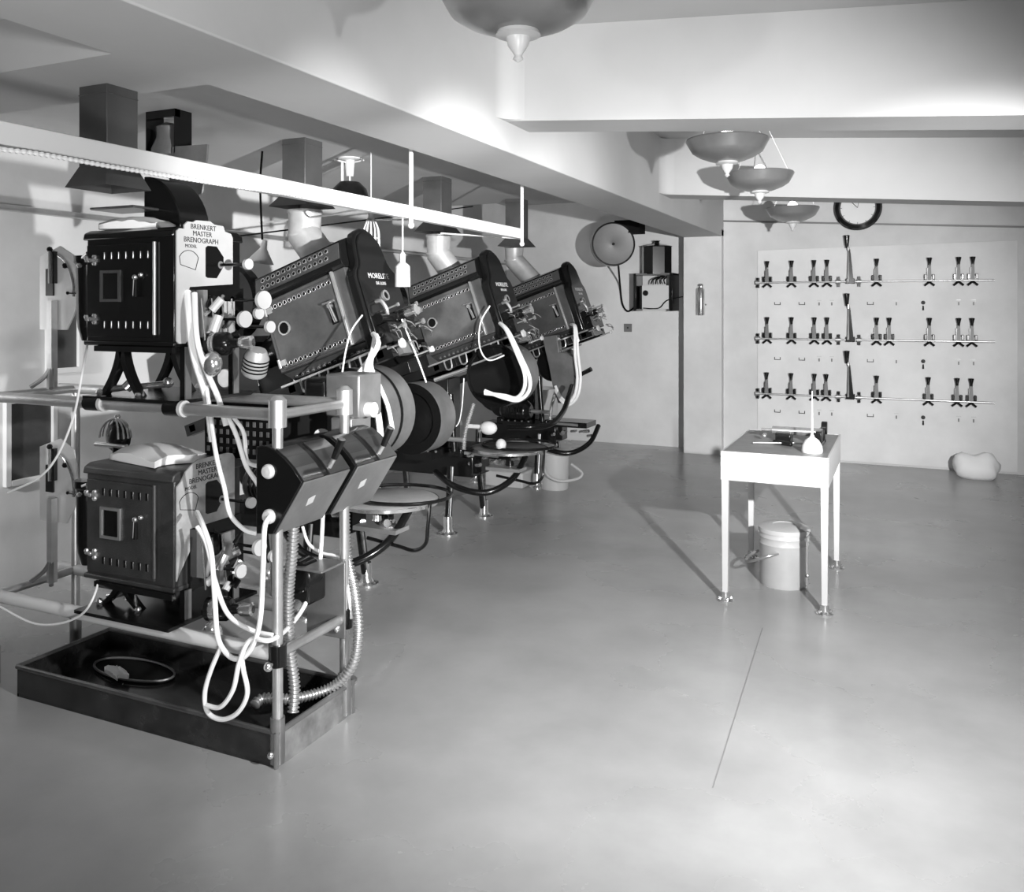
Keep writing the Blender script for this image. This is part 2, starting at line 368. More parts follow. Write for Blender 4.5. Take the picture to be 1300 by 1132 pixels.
# ================================================================== FILM PROJECTORS
def projector(mx, my, label, variant):
    t = thing('film_projector', (mx, my, 0), label, 'projector', 'tilted film projectors in a row')
    M = MT(mx, my)
    def L(x, y, z): return Vector((mx+x, my+y, z))
    # lamphouse ------------------------------------------------------------
    m = MB(GUN, M)
    m.bb((0, -0.22, 0.0), (0.53, 0.14, 0.37))
    m.prism([(-0.20, 0), (-0.12, -0.045), (0.08, -0.045), (0.13, 0)], (0, 0, 0), (0, 1, 0), (0, 0, 1), (0.53, 0, 0))
    body = m.build('lamphouse', t, bevel=0.006)
    m = MB(BLACK, M)
    m.prism([(-0.215, 0.37), (-0.235, 0.385), (-0.235, 0.405), (-0.20, 0.505), (-0.13, 0.525), (0.06, 0.525), (0.12, 0.505), (0.15, 0.405), (0.15, 0.385), (0.135, 0.37)],
            (-0.015, 0, 0), (0, 1, 0), (0, 0, 1), (0.55, 0, 0))
    vent = m.build('vented_top', body, bevel=0.003)
    # vented strip on the near side with two rows of ports
    m = MB(GUN, M)
    sl = Vector((0, 0.035, 0.1)).normalized(); nn = Vector((0, -0.1, 0.035)).normalized()
    m.prism([(-0.002, 0.012), (0.53, 0.012), (0.53, 0.096), (-0.002, 0.096)], Vector((0, -0.237, 0.405))-sl*0.005, (1, 0, 0), sl, nn*0.006)
    for row in range(2):
        for k in range(13):
            c = Vector((0.045+k*0.034+row*0.002, -0.237, 0.405))+sl*(0.032+row*0.040)+nn*0.006
            m.ringdisc(c, nn, 0.0130, 0.0088, 0.003, CHROME, BLACKM)
    m.build('vent_strip', body)
    # door
    m = MB(GUN, M)
    m.bb((0.03, -0.229, 0.012), (0.455, -0.219, 0.345))
    for k in range(13):
        m.ringdisc((0.055+k*0.031, -0.229, 0.325), (0, -1, 0), 0.0118, 0.0080, 0.003, CHROME, BLACKM)
        m.ringdisc((0.055+k*0.031, -0.229, 0.032), (0, -1, 0), 0.0118, 0.0080, 0.003, CHROME, BLACKM)
    m.mat(STEEL).bb((0.45, -0.236, 0.0), (0.462, -0.218, 0.37))
    door = m.build('door', body, bevel=0.002)
    m = MB(STEEL, M); m.ringdisc((0.105, -0.229, 0.205), (0, -1, 0), 0.036, 0.029, 0.008, STEEL, BLACKM)
    m.build('port_window', door)
    MB(BLACKM, M).bb((0.385, -0.2315, 0.125), (0.425, -0.2285, 0.225)).build('latch_slot', door)
    m = MB(CHROME, M).cyl((0.405, -0.229, 0.215), (0.405, -0.252, 0.215), 0.012, n=12).cyl((0.405, -0.248, 0.222), (0.418, -0.248, 0.13), 0.0075, 0.009, n=10).cyl((0.37, -0.246, 0.235), (0.44, -0.246, 0.232), 0.006, n=10)
    m.build('door_handle', door)
    for v in (0.045, 0.315):
        m = MB(STEEL, M).cyl((0.018, -0.232, v-0.022), (0.018, -0.232, v+0.022), 0.008, n=10).bb((0.018, -0.234, v-0.014), (0.06, -0.228, v+0.014))
        m.build('hinge', door)
    m = MB(GUN, M)                                       # lower strip of small ports
    m.prism([(-0.20, 0.0), (-0.12, -0.045), (-0.125, -0.052), (-0.207, -0.006)], (0.01, 0, 0), (0, 1, 0), (0, 0, 1), (0.51, 0, 0))
    for k in range(13): m.ringdisc((0.05+k*0.035, -0.168, -0.031), (0, -0.5, -0.85), 0.0085, 0.005, 0.003, STEEL, BLACKM)
    m.build('lower_strip', body)
    # rear hood --------------------------------------------------------------
    half = [(0.185, -0.05), (0.185, 0.30), (0.172, 0.335), (0.145, 0.36), (0.128, 0.39), (0.122, 0.43), (0.105, 0.50), (0.07, 0.54), (0.025, 0.56)]
    poly = [(a-0.05, b) for a, b in half]+[(-a-0.05, b) for a, b in reversed(half)]
    m = MB(BLACK, M); m.prism(poly, (0.53, 0, 0), (0, 1, 0), (0, 0, 1), (0.055, 0, 0))
    hood = m.build('rear_hood', t, bevel=0.012, seg=3)
    m = MB(BLACK, M); m.prism([(-0.05+(a+0.05)*0.92, 0.02+b*0.92) for a, b in poly], (0.583, 0, 0), (0, 1, 0), (0, 0, 1), (0.012, 0, 0))
    m.build('cover_plate', hood, bevel=0.005)
    U = M.to_3x3() @ Vector((0, 1, 0)); V = M.to_3x3() @ Vector((0, 0, 1))
    lettering('MORELITE', 0.040, M @ Vector((0.5958, -0.05, 0.29)), U, V, hood, m=PLATE)
    lettering('DE LUXE', 0.023, M @ Vector((0.5958, -0.045, 0.258)), U, V, hood, m=PLATE)
    m = MB(STEEL, M); m.ringdisc((0.595, -0.05, 0.20), (1, 0, 0), 0.028, 0.018, 0.012, STEEL, BLACKM)
    m.build('view_port', hood)
    m = MB(STEEL, M).tube([(0.595, -0.14, 0.17), (0.63, -0.15, 0.16), (0.64, -0.14, 0.11), (0.61, -0.12, 0.06)], 0.010, n=10)
    m.build('grip', hood)
    # arc feed mechanism -----------------------------------------------------
    m = MB(BLACK, M)
    m.bb((0.585, -0.20, -0.05), (0.66, 0.08, 0.045))
    m.cyl((0.615, -0.20, 0.075), (0.615, 0.09, 0.075), 0.028)
    m.mat(CHROME).cyl((0.65, -0.06, 0.075), (0.74, -0.06, 0.075), 0.018).cyl((0.74, -0.06, 0.075), (0.752, -0.06, 0.075), 0.026)
    m.mat(BLACK).cyl((0.66, -0.06, 0.075), (0.69, -0.06, 0.075), 0.027)
    m.mat(STEEL)
    for (a, b, c, rr) in ((0.70, 0.05, 0.03, .014), (0.71, -0.15, 0.01, .015), (0.68, 0.08, 0.10, .011), (0.72, 0.0, 0.115, .010), (0.69, -0.12, 0.12, .009)):
        m.cyl((0.585, b, c), (a, b, c), 0.0045, n=8); m.cyl((a, b, c), (a+0.010, b, c), rr, n=14)
    m.mat(GUNL).bb((0.60, -0.12, -0.11), (0.65, 0.0, -0.05))
    for k in range(6): m.mat(CHROME if k % 2 else BLACK).cyl((0.60, -0.21+k*0.012, 0.01), (0.60, -0.20+k*0.012, 0.01), 0.030-0.002*k, n=18)
    m.mat(CHROME)
    for k in range(16):
        a = Vector((0.60+rnd.random()*0.11, -0.19+rnd.random()*0.27, -0.10+rnd.random()*0.20))
        m.tube([a, a+Vector((0.03, 0.0, -0.03*rnd.random())), a+Vector((0.04*rnd.random(), 0.04, -0.04))], 0.003, n=6, k=3)
        if k % 2: m.ball(a, 0.007+0.004*rnd.random(), n=8)
    m.build('arc_feed', t)
    for (u0, u1, y, z, rr) in ((0.60, 0.68, -0.17, -0.07, 0.024), (0.62, 0.715, 0.02, -0.12, 0.015)):
        m = MB(STEEL, M).cyl((u0, y, z), (u1, y, z), 0.005, n=8).mat(PLATE).cyl((u1, y, z), (u1+0.013, y, z), rr, n=18)
        m.build('control_knob', t)
    # tilted bench and rods ------------------------------------------------------
    m = MB(BLACK, M)
    m.bb((-0.75, -0.17, -0.115), (0.62, -0.12, -0.055)).bb((-0.75, 0.12, -0.115), (0.62, 0.17, -0.055))
    for u in (-0.7, -0.3, 0.0, 0.27, 0.55): m.bb((u-0.02, -0.17, -0.10), (u+0.02, 0.17, -0.065))
    m.mat(STEEL).bb((-0.05, -0.185, -0.062), (0.60, -0.17, -0.052))
    m.mat(CHROME).cyl((-0.02, -0.20, -0.16), (0.26, -0.20, -0.165), 0.017, n=12).cyl((0.24, -0.21, -0.15), (0.52, -0.21, -0.15), 0.010, n=10)
    m.mat(STEEL)
    for u in (0.08, 0.2, 0.33, 0.45): m.tube([(u, -0.19, -0.06), (u+.01, -0.2, -0.12), (u+.05, -0.2, -0.12), (u+.055, -0.19, -0.06)], 0.0055, n=6, k=3)
    m.build('lamp_bench', t)
    # stiff head and magazines at the projection end ------------------------------
    m = MB(BLACK, M)
    m.bb((-0.52, -0.14, -0.05), (-0.22, 0.14, 0.27)).cyl((-0.22, 0, 0.16), (-0.0, 0, 0.19), 0.07, 0.12, 24)
    m.mat(GUNL).cyl((-0.74, 0, 0.12), (-0.52, 0, 0.12), 0.05, n=20).mat(STEEL).cyl((-0.40, -0.17, 0.10), (-0.40, -0.14, 0.10), 0.05, n=20)
    m.build('projector_head', t, bevel=0.004)
    for (x, z, nm) in ((-0.72, 1.53, 'upper_magazine'), (-0.50, 0.80, 'lower_magazine')):
        m = MB(BLACK).lathe([(0.0, -0.005), (0.05, 0), (0.20, 0.0), (0.215, 0.015), (0.215, 0.075), (0.20, 0.09), (0.0, 0.095)], L(x, -0.05, z), (0, 1, 0), 40)
        m.mat(STEEL).cyl(L(x, -0.05, z), L(x, -0.07, z), 0.018, n=14); m.build(nm, t)
    # big lamp drum below the lamphouse --------------------------------------------
    m = MB(BLACK)
    du, dz, dr = ((0.21, 0.99, 0.225), (0.30, 1.06, 0.205), (0.10, 1.03, 0.14))[variant]
    dc = L(du, -0.23, dz)
    m.lathe([(0.0, 0.012), (dr-0.020, 0.012), (dr-0.013, 0.0), (dr, 0.0), (dr, 0.012)], dc, (0, 1, 0), 48)
    m.mat(GUNL).lathe([(dr, 0.0), (dr, 0.25), (0.0, 0.25)], dc, (0, 1, 0), 48)
    if variant == 0: m.mat(BLACKM).lathe([(dr+0.0018, 0.115), (dr+0.0018, 0.138)], dc, (0, 1, 0), 48)
    m.build('lamp_drum', t)
    if variant == 0:
        m = MB(BLACK).lathe([(0.0, 0.015), (0.14, 0.015), (0.15, 0.0), (0.20, 0.0)], L(0.10, 0.52, 0.88), (0, 1, 0), 40)
        m.mat(GUNL).lathe([(0.20, 0.0), (0.20, 0.17), (0, 0.17)], L(0.10, 0.52, 0.88), (0, 1, 0), 40)
        m.build('blower_drum', t)
    # pedestal, beam, motor ------------------------------------------------------
    m = MB(BLACK)
    m.bb(L(-0.62, -0.11, 0.36), L(0.08, 0.11, 0.50)).bb(L(-0.30, -0.09, 0.50), L(-0.12, 0.09, 1.02))
    m.bb(L(-0.45, -0.16, 0.50), L(0.02, 0.16, 0.56)).cyl(L(-0.40, -0.20, 0.66), L(-0.40, 0.18, 0.66), 0.09, n=24)
    m.build('pedestal', t, bevel=0.008)
    m = MB(BLACK)
    m.lathe([(0.0, -0.02), (0.05, -0.02), (0.085, 0.01), (0.095, 0.03), (0.095, 0.20), (0.085, 0.22), (0.05, 0.25), (0, 0.25)], L(-0.32, -0.28, 0.64), (1, 0, 0), 28)
    for k in range(6): m.lathe([(0.0965, 0.05+k*.024), (0.1005, 0.055+k*.024), (0.0965, 0.06+k*.024)], L(-0.32, -0.28, 0.64), (1, 0, 0), 28)
    m.bb(L(-0.30, -0.36, 0.50), L(-0.10, -0.20, 0.56))
    m.mat(CHROME)
    for k in range(5): m.ball(L(-0.30+k*0.06, -0.365, 0.565), 0.008, n=8)
    m.mat(STEEL).cyl(L(-0.07, -0.28, 0.64), L(0.10, -0.28, 0.64), 0.016, n=12)
    m.build('drive_motor', t)
    m = MB(BLACK)
    m.bb(L(-0.10, -0.12, 0.50), L(0.36, 0.12, 0.545)).bb(L(0.0, -0.06, 0.38), L(0.12, 0.06, 0.50))
    m.mat(CHROME)
    for k in range(9):
        a = L(0.02+rnd.random()*0.38, -0.16+rnd.random()*0.1, 0.43+rnd.random()*0.09)
        m.cyl(a, a+Vector((0.02+rnd.random()*.04, -0.02, 0.01)), 0.009+rnd.random()*.012, n=10)
    if variant < 2: m.mat(STEEL).bb(L(0.22, -0.20, 0.44), L(0.46, -0.08, 0.46))
    m.mat(STEEL).cyl(L(0.05, -0.17, 0.535), L(0.30, -0.17, 0.53), 0.011, n=10)
    m.build('base_bracket', t)
    for (x, y) in ((-0.04, -0.24), (-0.04, 0.30), (-0.62, -0.20), (-0.62, 0.22)):
        m = MB(BLACK); top = L(x-0.01, y*0.75, 0.44)
        m.cyl(L(x, y, 0.03), top, 0.024, n=16)
        m.mat(STEEL).cyl(L(x+0.020, y-0.012, 0.05), top+Vector((0.022, -0.012, 0)), 0.006, n=8)
        lg = m.build('leg', t)
        m = MB(CHROME).lathe([(0.066, 0.0), (0.066, 0.010), (0.040, 0.018), (0.030, 0.04), (0.030, 0.11), (0.026, 0.12)], L(x, y, 0.0), (0, 0, 1), 20)
        for k in range(3): m.ball(L(x+0.05*math.cos(k*2.1), y+0.05*math.sin(k*2.1), 0.013), 0.008, n=8)
        m.build('foot', lg)
    if variant != 2:
        # round plate with a hoop and a hanger rod
        pc = L(0.34, -0.08, 0.575)
        m = MB(GUNL if variant else ASB).lathe([(0.0, 0.006), (0.235, 0.006), (0.245, 0.0), (0.245, -0.012), (0.0, -0.02)], pc, (0, 0, 1), 48)
        m.mat(CHROME).lathe([(0.246, 0.004), (0.250, 0.0), (0.250, -0.014), (0.246, -0.016)], pc, (0, 0, 1), 48)
        m.mat(BLACK).cyl(pc+Vector((0, 0, -0.12)), pc, 0.03, n=14)
        pl = m.build('round_plate', t)
        m = MB(BLACK)
        hp = [pc+Vector((0.05+0.25*math.cos(a), 0.04+0.22*math.sin(a), 0.02)) for a in [2*PI*k/14 for k in range(14)]]
        m.tube(hp, 0.009, n=8, closed=True)
        m.tube([pc+Vector((0.27, -0.06, 0.02)), pc+Vector((0.275, -0.09, -0.09)), pc+Vector((0.27, -0.10, -0.16)), pc+Vector((0.21, -0.10, -0.20)), pc+Vector((0.12, -0.10, -0.19)), pc+Vector((-0.05, -0.10, -0.17))], 0.009, n=8)
        m.build('hoop', t)
    # black conduit bends
    m = MB(BLACK)
    m.tube([L(-0.10, -0.30, 0.42), L(0.10, -0.40, 0.36), L(0.30, -0.36, 0.33), L(0.42, -0.22, 0.40), L(0.44, -0.05, 0.52)], 0.020, n=12)
    if variant == 1: m.tube([Wy(645, 542, my+0.25), Wy(675, 542, my+0.28), Wy(700, 538, my+0.45), Wy(715, 522, my+0.7), Wy(722, 503, my+0.9), Wy(726, 490, my+1.05)], 0.020, n=12)
    m.build('conduit_bend', t)
    # upright bar with spring
    m = MB(BLACK).cyl(L(0.02, -0.26, 0.56), L(-0.02, -0.24, 0.93), 0.022, n=14)
    m.mat(STEEL).tube([L(0.10, -0.28, 0.58), L(0.11, -0.27, 0.70), L(0.16, -0.25, 0.88)], 0.016, n=10, ribs=0.014)
    m.build('tension_spring', t)
    if variant == 1:
        m = MB(WHITE).ball(L(0.27, -0.26, 0.725), 0.055, (1.1, 0.75, 0.8)).cyl(L(0.12, -0.26, 0.73), L(0.23, -0.26, 0.73), 0.014, n=10)
        m.build('bulb_handle', t)
        m = MB(WHITE).ball(L(0.35, -0.24, 0.62), 0.035, (1, 1, 1.1)); m.build('round_knob', t)
    if variant == 2:
        poly = [(-0.17, 0.34), (-0.04, 0.36), (-0.02, 0.22), (0.05, 0.21), (0.13, 0.16), (0.15, 0.06), (0.11, -0.08), (0.03, -0.20), (-0.03, -0.20), (-0.08, -0.05), (-0.11, 0.10)]
        m = MB(GUNL).prism(poly, L(0.20, -0.29, 0.92), (1, 0, 0), (0, 0, 1), (0, 0.08, 0))
        m.build('magazine_shell', t, bevel=0.006)
        m = MB(BLACK).cyl(L(0.33, -0.30, 0.94), L(0.47, -0.32, 1.01), 0.015, 0.019, n=12); m.build('crank_handle', t)
    return t
projector(*MX[0], 'nearest of the three tilted black projectors, beside the stacked lamphouse machine', 0)
projector(*MX[1], 'middle tilted black projector with a pale bulb-shaped handle above its round plate', 1)
projector(*MX[2], 'farthest tilted black projector with a grey pear-shaped magazine plate below', 2)

# white arc cables of each projector
def cable(pts, rr, label, group=None, name='power_cable', m=None, cat='cable', ribs=None, n=8):
    o = MB(m or CABLE).tube(pts, rr, n=n, ribs=ribs).build(name); return tag(o, label, cat, group)
Y1, Y2, Y3 = 3.30, 4.95, 6.55
cable([Wy(474, 424, Y1+.1), Wy(480, 436, Y1), Wy(470, 455, Y1), Wy(455, 475, Y1-.1), Wy(443, 492, Y1-.2), Wy(438, 510, Y1-.25)], 0.013, 'white cable slanting down left from the nearest tilted lamphouse')
cable([Wy(477, 426, Y1+.1), Wy(474, 445, Y1), Wy(466, 470, Y1-.08), Wy(475, 500, Y1-.15), Wy(482, 545, Y1-.2), Wy(484, 580, Y1-.25)], 0.015, 'thick white cable hanging in front of the nearest drum')
cable([Wy(480, 428, Y1+.1), Wy(471, 462, Y1-.02), Wy(481, 488, Y1-.1), Wy(492, 515, Y1-.12), Wy(498, 545, Y1-.15)], 0.010, 'thinner white cable lying against the face of the nearest drum')
for k, (dx, dy, lab) in enumerate([(0, 0, 'outer of two white cables looping below the middle lamphouse'), (-6, -3, 'inner of two white cables looping below the middle lamphouse')]):
    cable([Wy(633, 409, Y2+.1), Wy(645+dx*.3, 420, Y2), Wy(661+dx*.6, 452, Y2-.1), Wy(672+dx, 478+dy, Y2-.12), Wy(671+dx, 497+dy, Y2-.1), Wy(658+dx*.5, 508+dy, Y2-.08), Wy(640, 505+dy, Y2-.08), Wy(615, 496-dy, Y2-.1)], 0.012, lab)
for k, (dx, lab) in enumerate([(0, 'outer of two white cables looping below the farthest lamphouse'), (-4, 'inner of two white cables looping below the farthest lamphouse')]):
    cable([Wy(725, 412, Y3+.1), Wy(731+dx*.4, 416, Y3), Wy(734+dx, 450, Y3), Wy(737+dx, 480, Y3-.02), Wy(733+dx, 503, Y3-.03), Wy(722+dx*.3, 514+dx, Y3-.03), Wy(712, 508+dx, Y3-.03), Wy(705, 494+dx, Y3)], 0.012, lab)
cable([Wy(460, 400, Y1), Wy(446, 420, Y1), Wy(438, 450, Y1-.05), Wy(433, 486, Y1-.1)], 0.004, 'thin pale wire hanging across the nearest lamphouse')
cable([Wy(510, 405, Y1+.2), Wy(520, 430, Y1+.25), Wy(532, 460, Y1+.3), Wy(541, 485, Y1+.35)], 0.004, 'thin pale wire between the first two tilted lamphouses')
cable([Wy(547, 492, Y2+.09), Wy(553, 520, Y2+.09), Wy(565, 543, Y2+.09), Wy(580, 540, Y2+.09), Wy(586, 520, Y2+.09), Wy(589, 480, Y2+.09)], 0.004, 'thin wire drooping in a loop below the middle lamphouse')
cable([Wy(622, 388, Y2), Wy(610, 410, Y2), Wy(609, 440, Y2), Wy(620, 457, Y2), Wy(640, 451, Y2)], 0.005, 'thin pale wire curling in front of the middle lamphouse')

# ================================================================== EFFECT PROJECTOR (stacked lamphouses on a pipe frame)
EP = thing('effect_projector', (-2.45, 2.43, 0.0), 'pipe-framed machine with two black lamphouses stacked one above the other, nearest the camera', 'projector')
FY0, FY1, FXR, FXL = 2.25, 2.62, -1.87, -3.28
def pipe_frame():
    for (x, y, z1) in ((FXR, FY0, 1.19), (FXR, FY1, 1.19), (FXL, FY0, 1.16), (FXL, FY1, 1.16)):
        m = MB(STEEL).cyl((x, y, 0.012), (x, y, z1), 0.0175, n=18)
        if x == FXR:
            m.cyl((x, y, 1.11), (x, y, 1.20), 0.030, n=18)
            m.cyl((x, y, 1.20), (x, y, 1.215), 0.030, 0.012, 18)
            m.mat(BLACK).cyl((x, y, 0.33), (x, y, 0.40), 0.030, n=16).mat(CHROME).ball((x-0.01, y-0.034, 0.335), 0.016, n=10).ball((x, y-0.034, 0.05), 0.012, n=10)
        m.mat(GUNL).cyl((x, y, 0.012), (x, y, 0.16), 0.024, n=16)
        m.build('post', EP)
    for y in (FY0, FY1):
        m = MB(STEEL).cyl((FXL-0.1, y, 1.15), (FXR, y, 1.15), 0.021, n=18)
        m.mat(BLACK)
        for px in ((120, 222) if y == FY0 else (150,)):
            p = Wy(px, 510, y); m.cyl((p.x-0.035, y, 1.15), (p.x+0.035, y, 1.15), 0.028, n=18)
        m.mat(PLATE)
        for px in ((131, 233) if y == FY0 else ()):
            p = Wy(px, 510, y); m.cyl((p.x-0.006, y, 1.15), (p.x+0.008, y, 1.15), 0.029, n=18)
        m.build('upper_rail', EP)
        m = MB(BARM).cyl((FXL-0.1, y, 0.365), (FXR, y, 0.365), 0.024, n=18); m.build('lower_rail', EP)
    for x in (FXR, FXL):
        for z in (1.15, 0.365): MB(STEEL).cyl((x, FY0, z), (x, FY1, z), 0.017, n=14).build('cross_rail', EP)
pipe_frame()
LX0, LX1, LY0, LY1 = -2.756, -2.324, 2.25, 2.58
def lamphouse(z0, up):
    bm_ = BLACK if up else DARKP
    m = MB(bm_).bb((LX0, LY0, z0), (LX1, LY1, z0+0.385)).bb((LX0-0.01, LY0-0.008, z0-0.012), (LX1+0.006, LY1+0.008, z0+0.006))
    m.prism([(-0.012, 0.375), (-0.006, 0.40), (0.02, 0.412), (0.31, 0.412), (0.338, 0.40), (0.342, 0.375)], (LX0-0.01, LY0, z0), (0, 1, 0), (0, 0, 1), (LX1-LX0+0.014, 0, 0))
    body = m.build('lamphouse', EP, bevel=0.005)
    dx0, dx1 = LX0+0.012, LX1-0.085
    m = MB(bm_).bb((dx0, LY0-0.010, z0+0.02), (dx1, LY0, z0+0.355))
    m.mat(STEEL if up else GUN).cyl((dx1, LY0-0.008, z0+0.03), (dx1, LY0-0.008, z0+0.36), 0.006, n=10)
    for zz in (0.315, 0.065):
        for k in range(7):
            cx = dx0+0.085+k*0.036
            m.mat(BLACKM).box((cx, LY0-0.0105, z0+zz), (0.011, 0.004, 0.026))
            m.mat(STEEL if up else GUN).cyl((cx+0.007, LY0-0.012, z0+zz-0.013), (cx+0.007, LY0-0.012, z0+zz+0.013), 0.0022, n=6)
    door = m.build('door', body, bevel=0.002)
    m = MB(STEEL)
    wx, wz, hw, hh = dx0+0.125, z0+0.205, 0.040, 0.047
    if up: m.mat(GUN)
    for (a, b) in (((-hw-0.01, -hh-0.01), (hw+0.01, -hh)), ((-hw-0.01, hh), (hw+0.01, hh+0.01)), ((-hw-0.01, -hh), (-hw, hh)), ((hw, -hh), (hw+0.01, hh))):
        m.bb((wx+a[0], LY0-0.018, wz+a[1]), (wx+b[0], LY0-0.008, wz+b[1]))
    m.mat(BLACK).bb((wx-hw, LY0-0.013, wz-hh), (wx+hw, LY0-0.009, wz+hh)); m.build('window_frame', door)
    for zz in (0.30, 0.085):
        m = MB(CHROME if up else STEEL)
        for (a, b) in ((0.0, 0.0), (0.022, 0.012), (0.022, -0.012), (-0.02, 0.008)): m.ball((dx0+0.025+a, LY0-0.016, z0+zz+b), 0.0095, n=8)
        m.cyl((dx0+0.0, LY0-0.014, z0+zz), (dx0+0.055, LY0-0.014, z0+zz), 0.007, n=8); m.build('hinge', door)
    m = MB(CHROME).ball((dx1-0.075, LY0-0.025, z0+0.235), 0.010).ball((dx1-0.052, LY0-0.02, z0+0.243), 0.009)
    m.mat(BLACK).cyl((dx1-0.075, LY0-0.022, z0+0.235), (dx1-0.077, LY0-0.022, z0+0.165), 0.006, 0.009, 10).mat(STEEL).cyl((dx1-0.078, LY0-0.027, z0+0.23), (dx1-0.080, LY0-0.029, z0+0.17), 0.0025, n=6)
    m.build('latch', door)
    # reflector housing on the left end
    m = MB(BLACK).lathe([(0.0, 0.0), (0.022, 0.0), (0.036, 0.05), (0.040, 0.09), (0.042, 0.29), (0.050, 0.30), (0.050, 0.325), (0, 0.327)], (LX0-0.105, LY0+0.09, z0+0.0), (0, 0, 1), 24)
    m.mat(BLACK).bb((LX0-0.10, LY0+0.06, z0+0.10), (LX0+0.01, LY0+0.12, z0+0.25)).mat(CHROME).cyl((LX0-0.06, LY0+0.03, z0+0.315), (LX0-0.01, LY0+0.01, z0+0.33), 0.006, n=8).ball((LX0-0.065, LY0+0.02, z0+0.285), 0.010, n=8)
    m.build('reflector_housing', body)
    # instrument plate on the right end
    x = LX1+0.007
    pm = PLATE if up else PLATE_SHADE
    top = [(0.0, 0.395), (0.012, 0.405), (0.035, 0.405), (0.035, 0.42), (0.05, 0.432), (0.075, 0.432), (0.09, 0.440), (0.16, 0.442), (0.18, 0.432), (0.225, 0.43), (0.235, 0.41), (0.265, 0.405), (0.275, 0.39)]
    if not up: top = [(0.0, 0.36), (0.02, 0.375), (0.04, 0.405), (0.075, 0.43), (0.10, 0.44), (0.25, 0.442), (0.275, 0.435), (0.285, 0.42)]
    low = [(top[-1][0], 0.215), (0.06, 0.20), (0.05, 0.17), (0.05, 0.01), (0.04, 0.0), (0.01, 0.0), (0.0, 0.01)] if up else [(0.285, 0.11), (0.23, 0.09), (0.20, 0.15), (0.12, 0.14), (0.06, 0.12), (0.01, 0.05), (0.0, 0.03)]
    m = MB(pm).prism(top+low, (x, LY0, z0), (0, 1, 0), (0, 0, 1), (0.006, 0, 0)); pl = m.build('instrument_plate', body)
    m = MB(BLACK).prism([(0.135, 0.24), (0.135, 0.345), (0.145, 0.352), (0.19, 0.352), (0.225, 0.315), (0.225, 0.28), (0.19, 0.235), (0.145, 0.235)], (x+0.006, LY0, z0), (0, 1, 0), (0, 0, 1), (0.0015, 0, 0))
    m.build('recess', pl)
    m = MB(BLACK)                                 # engraved meter outline
    arc = [(0.025+0.05*math.cos(a)+0.03, 0.285+0.045*math.sin(a)) for a in [PI*(0.85-0.1*k) for k in range(8)]]
    m.tube([(x+0.0072, LY0+a, z0+b) for a, b in arc]+[(x+0.0072, LY0+0.085, z0+0.262), (x+0.0072, LY0+0.015, z0+0.278), (x+0.0072, LY0+arc[0][0], z0+arc[0][1])], 0.0012, n=5, smooth=False)
    m.build('dial_outline', pl)
    yy = LY0+(0.125 if up else 0.15)
    lettering('BRENKERT', 0.026, (x+0.0065, yy, z0+0.408), (0, 1, 0), (0, 0, 1), pl)
    lettering('MASTER', 0.026, (x+0.0065, yy-0.005, z0+0.384), (0, 1, 0), (0, 0, 1), pl)
    lettering('BRENOGRAPH', 0.026, (x+0.0065, yy-0.01, z0+0.360), (0, 1, 0), (0, 0, 1), pl)
    lettering('MODEL', 0.017, (x+0.0065, LY0+0.065, z0+0.340), (0, 1, 0), (0, 0, 1), pl)
    if up:
        for (y, z, L, rr) in ((0.21, 0.285, 0.13, 0.020), (0.27, 0.155, 0.15, 0.034), (0.29, 0.105, 0.11, 0.022), (0.17, 0.085, 0.15, 0.030), (0.30, 0.055, 0.155, 0.022)):
            m = MB(BLACK).cyl((x, LY0+y, z0+z), (x+L, LY0+y, z0+z), 0.006, n=8).mat(PLATE).cyl((x+L, LY0+y, z0+z), (x+L+0.014, LY0+y-0.002, z0+z), rr, n=24)
            m.mat(STEEL).cyl((x, LY0+y, z0+z), (x+0.008, LY0+y, z0+z), 0.014, n=14); m.build('control_knob', body)
    else:
        for (y, z, L, rr) in ((0.215, 0.275, 0.14, 0.020), (0.26, 0.10, 0.14, 0.030), (0.15, 0.045, 0.15, 0.024), (0.29, 0.065, 0.18, 0.022)):
            m = MB(BLACK).cyl((x, LY0+y, z0+z), (x+L, LY0+y, z0+z), 0.006, n=8).mat(PLATE).cyl((x+L, LY0+y, z0+z), (x+L+0.014, LY0+y-0.002, z0+z), rr, n=24)
            m.mat(STEEL).cyl((x, LY0+y, z0+z), (x+0.008, LY0+y, z0+z), 0.014, n=14); m.build('control_knob', body)
    # lower mechanism behind the plate
    m = MB(STEEL)
    m.mat(BLACK).bb((x-0.004, LY0+0.06, z0-0.02), (x+0.008, LY1, z0+0.20)).cyl((x+0.01, LY0+0.14, z0+0.13), (x+0.05, LY0+0.14, z0+0.13), 0.04, n=20).mat(STEEL)
    m.bb((x, LY0+0.09, z0+0.02), (x+0.04, LY0+0.11, z0+0.19)).bb((x, LY0+0.16, z0-0.02), (x+0.05, LY0+0.18, z0+0.16))
    m.mat(PLATE).bb((x+0.01, LY0+0.12, z0+0.03), (x+0.02, LY0+0.27, z0+0.15))
    for k in range(9):
        a = Vector((x+0.03+rnd.random()*0.08, LY0+0.08+rnd.random()*0.18, z0-0.05+rnd.random()*0.2))
        m.mat((CHROME, BLACK, PLATE)[k % 3]).cyl(a, a+Vector((0.03*rnd.random(), 0.02, 0.05*rnd.random()+.01)), 0.006+0.012*rnd.random(), n=10)
    for k in range(4):
        a = Vector((x+0.05, LY0+0.07+k*0.05, z0+0.16)); m.mat(CHROME).cyl(a, a+Vector((0.02, 0.0, -0.17)), 0.0035, n=6)
    m.mat(BLACK)
    mz = z0-0.005 if up else z0-0.09
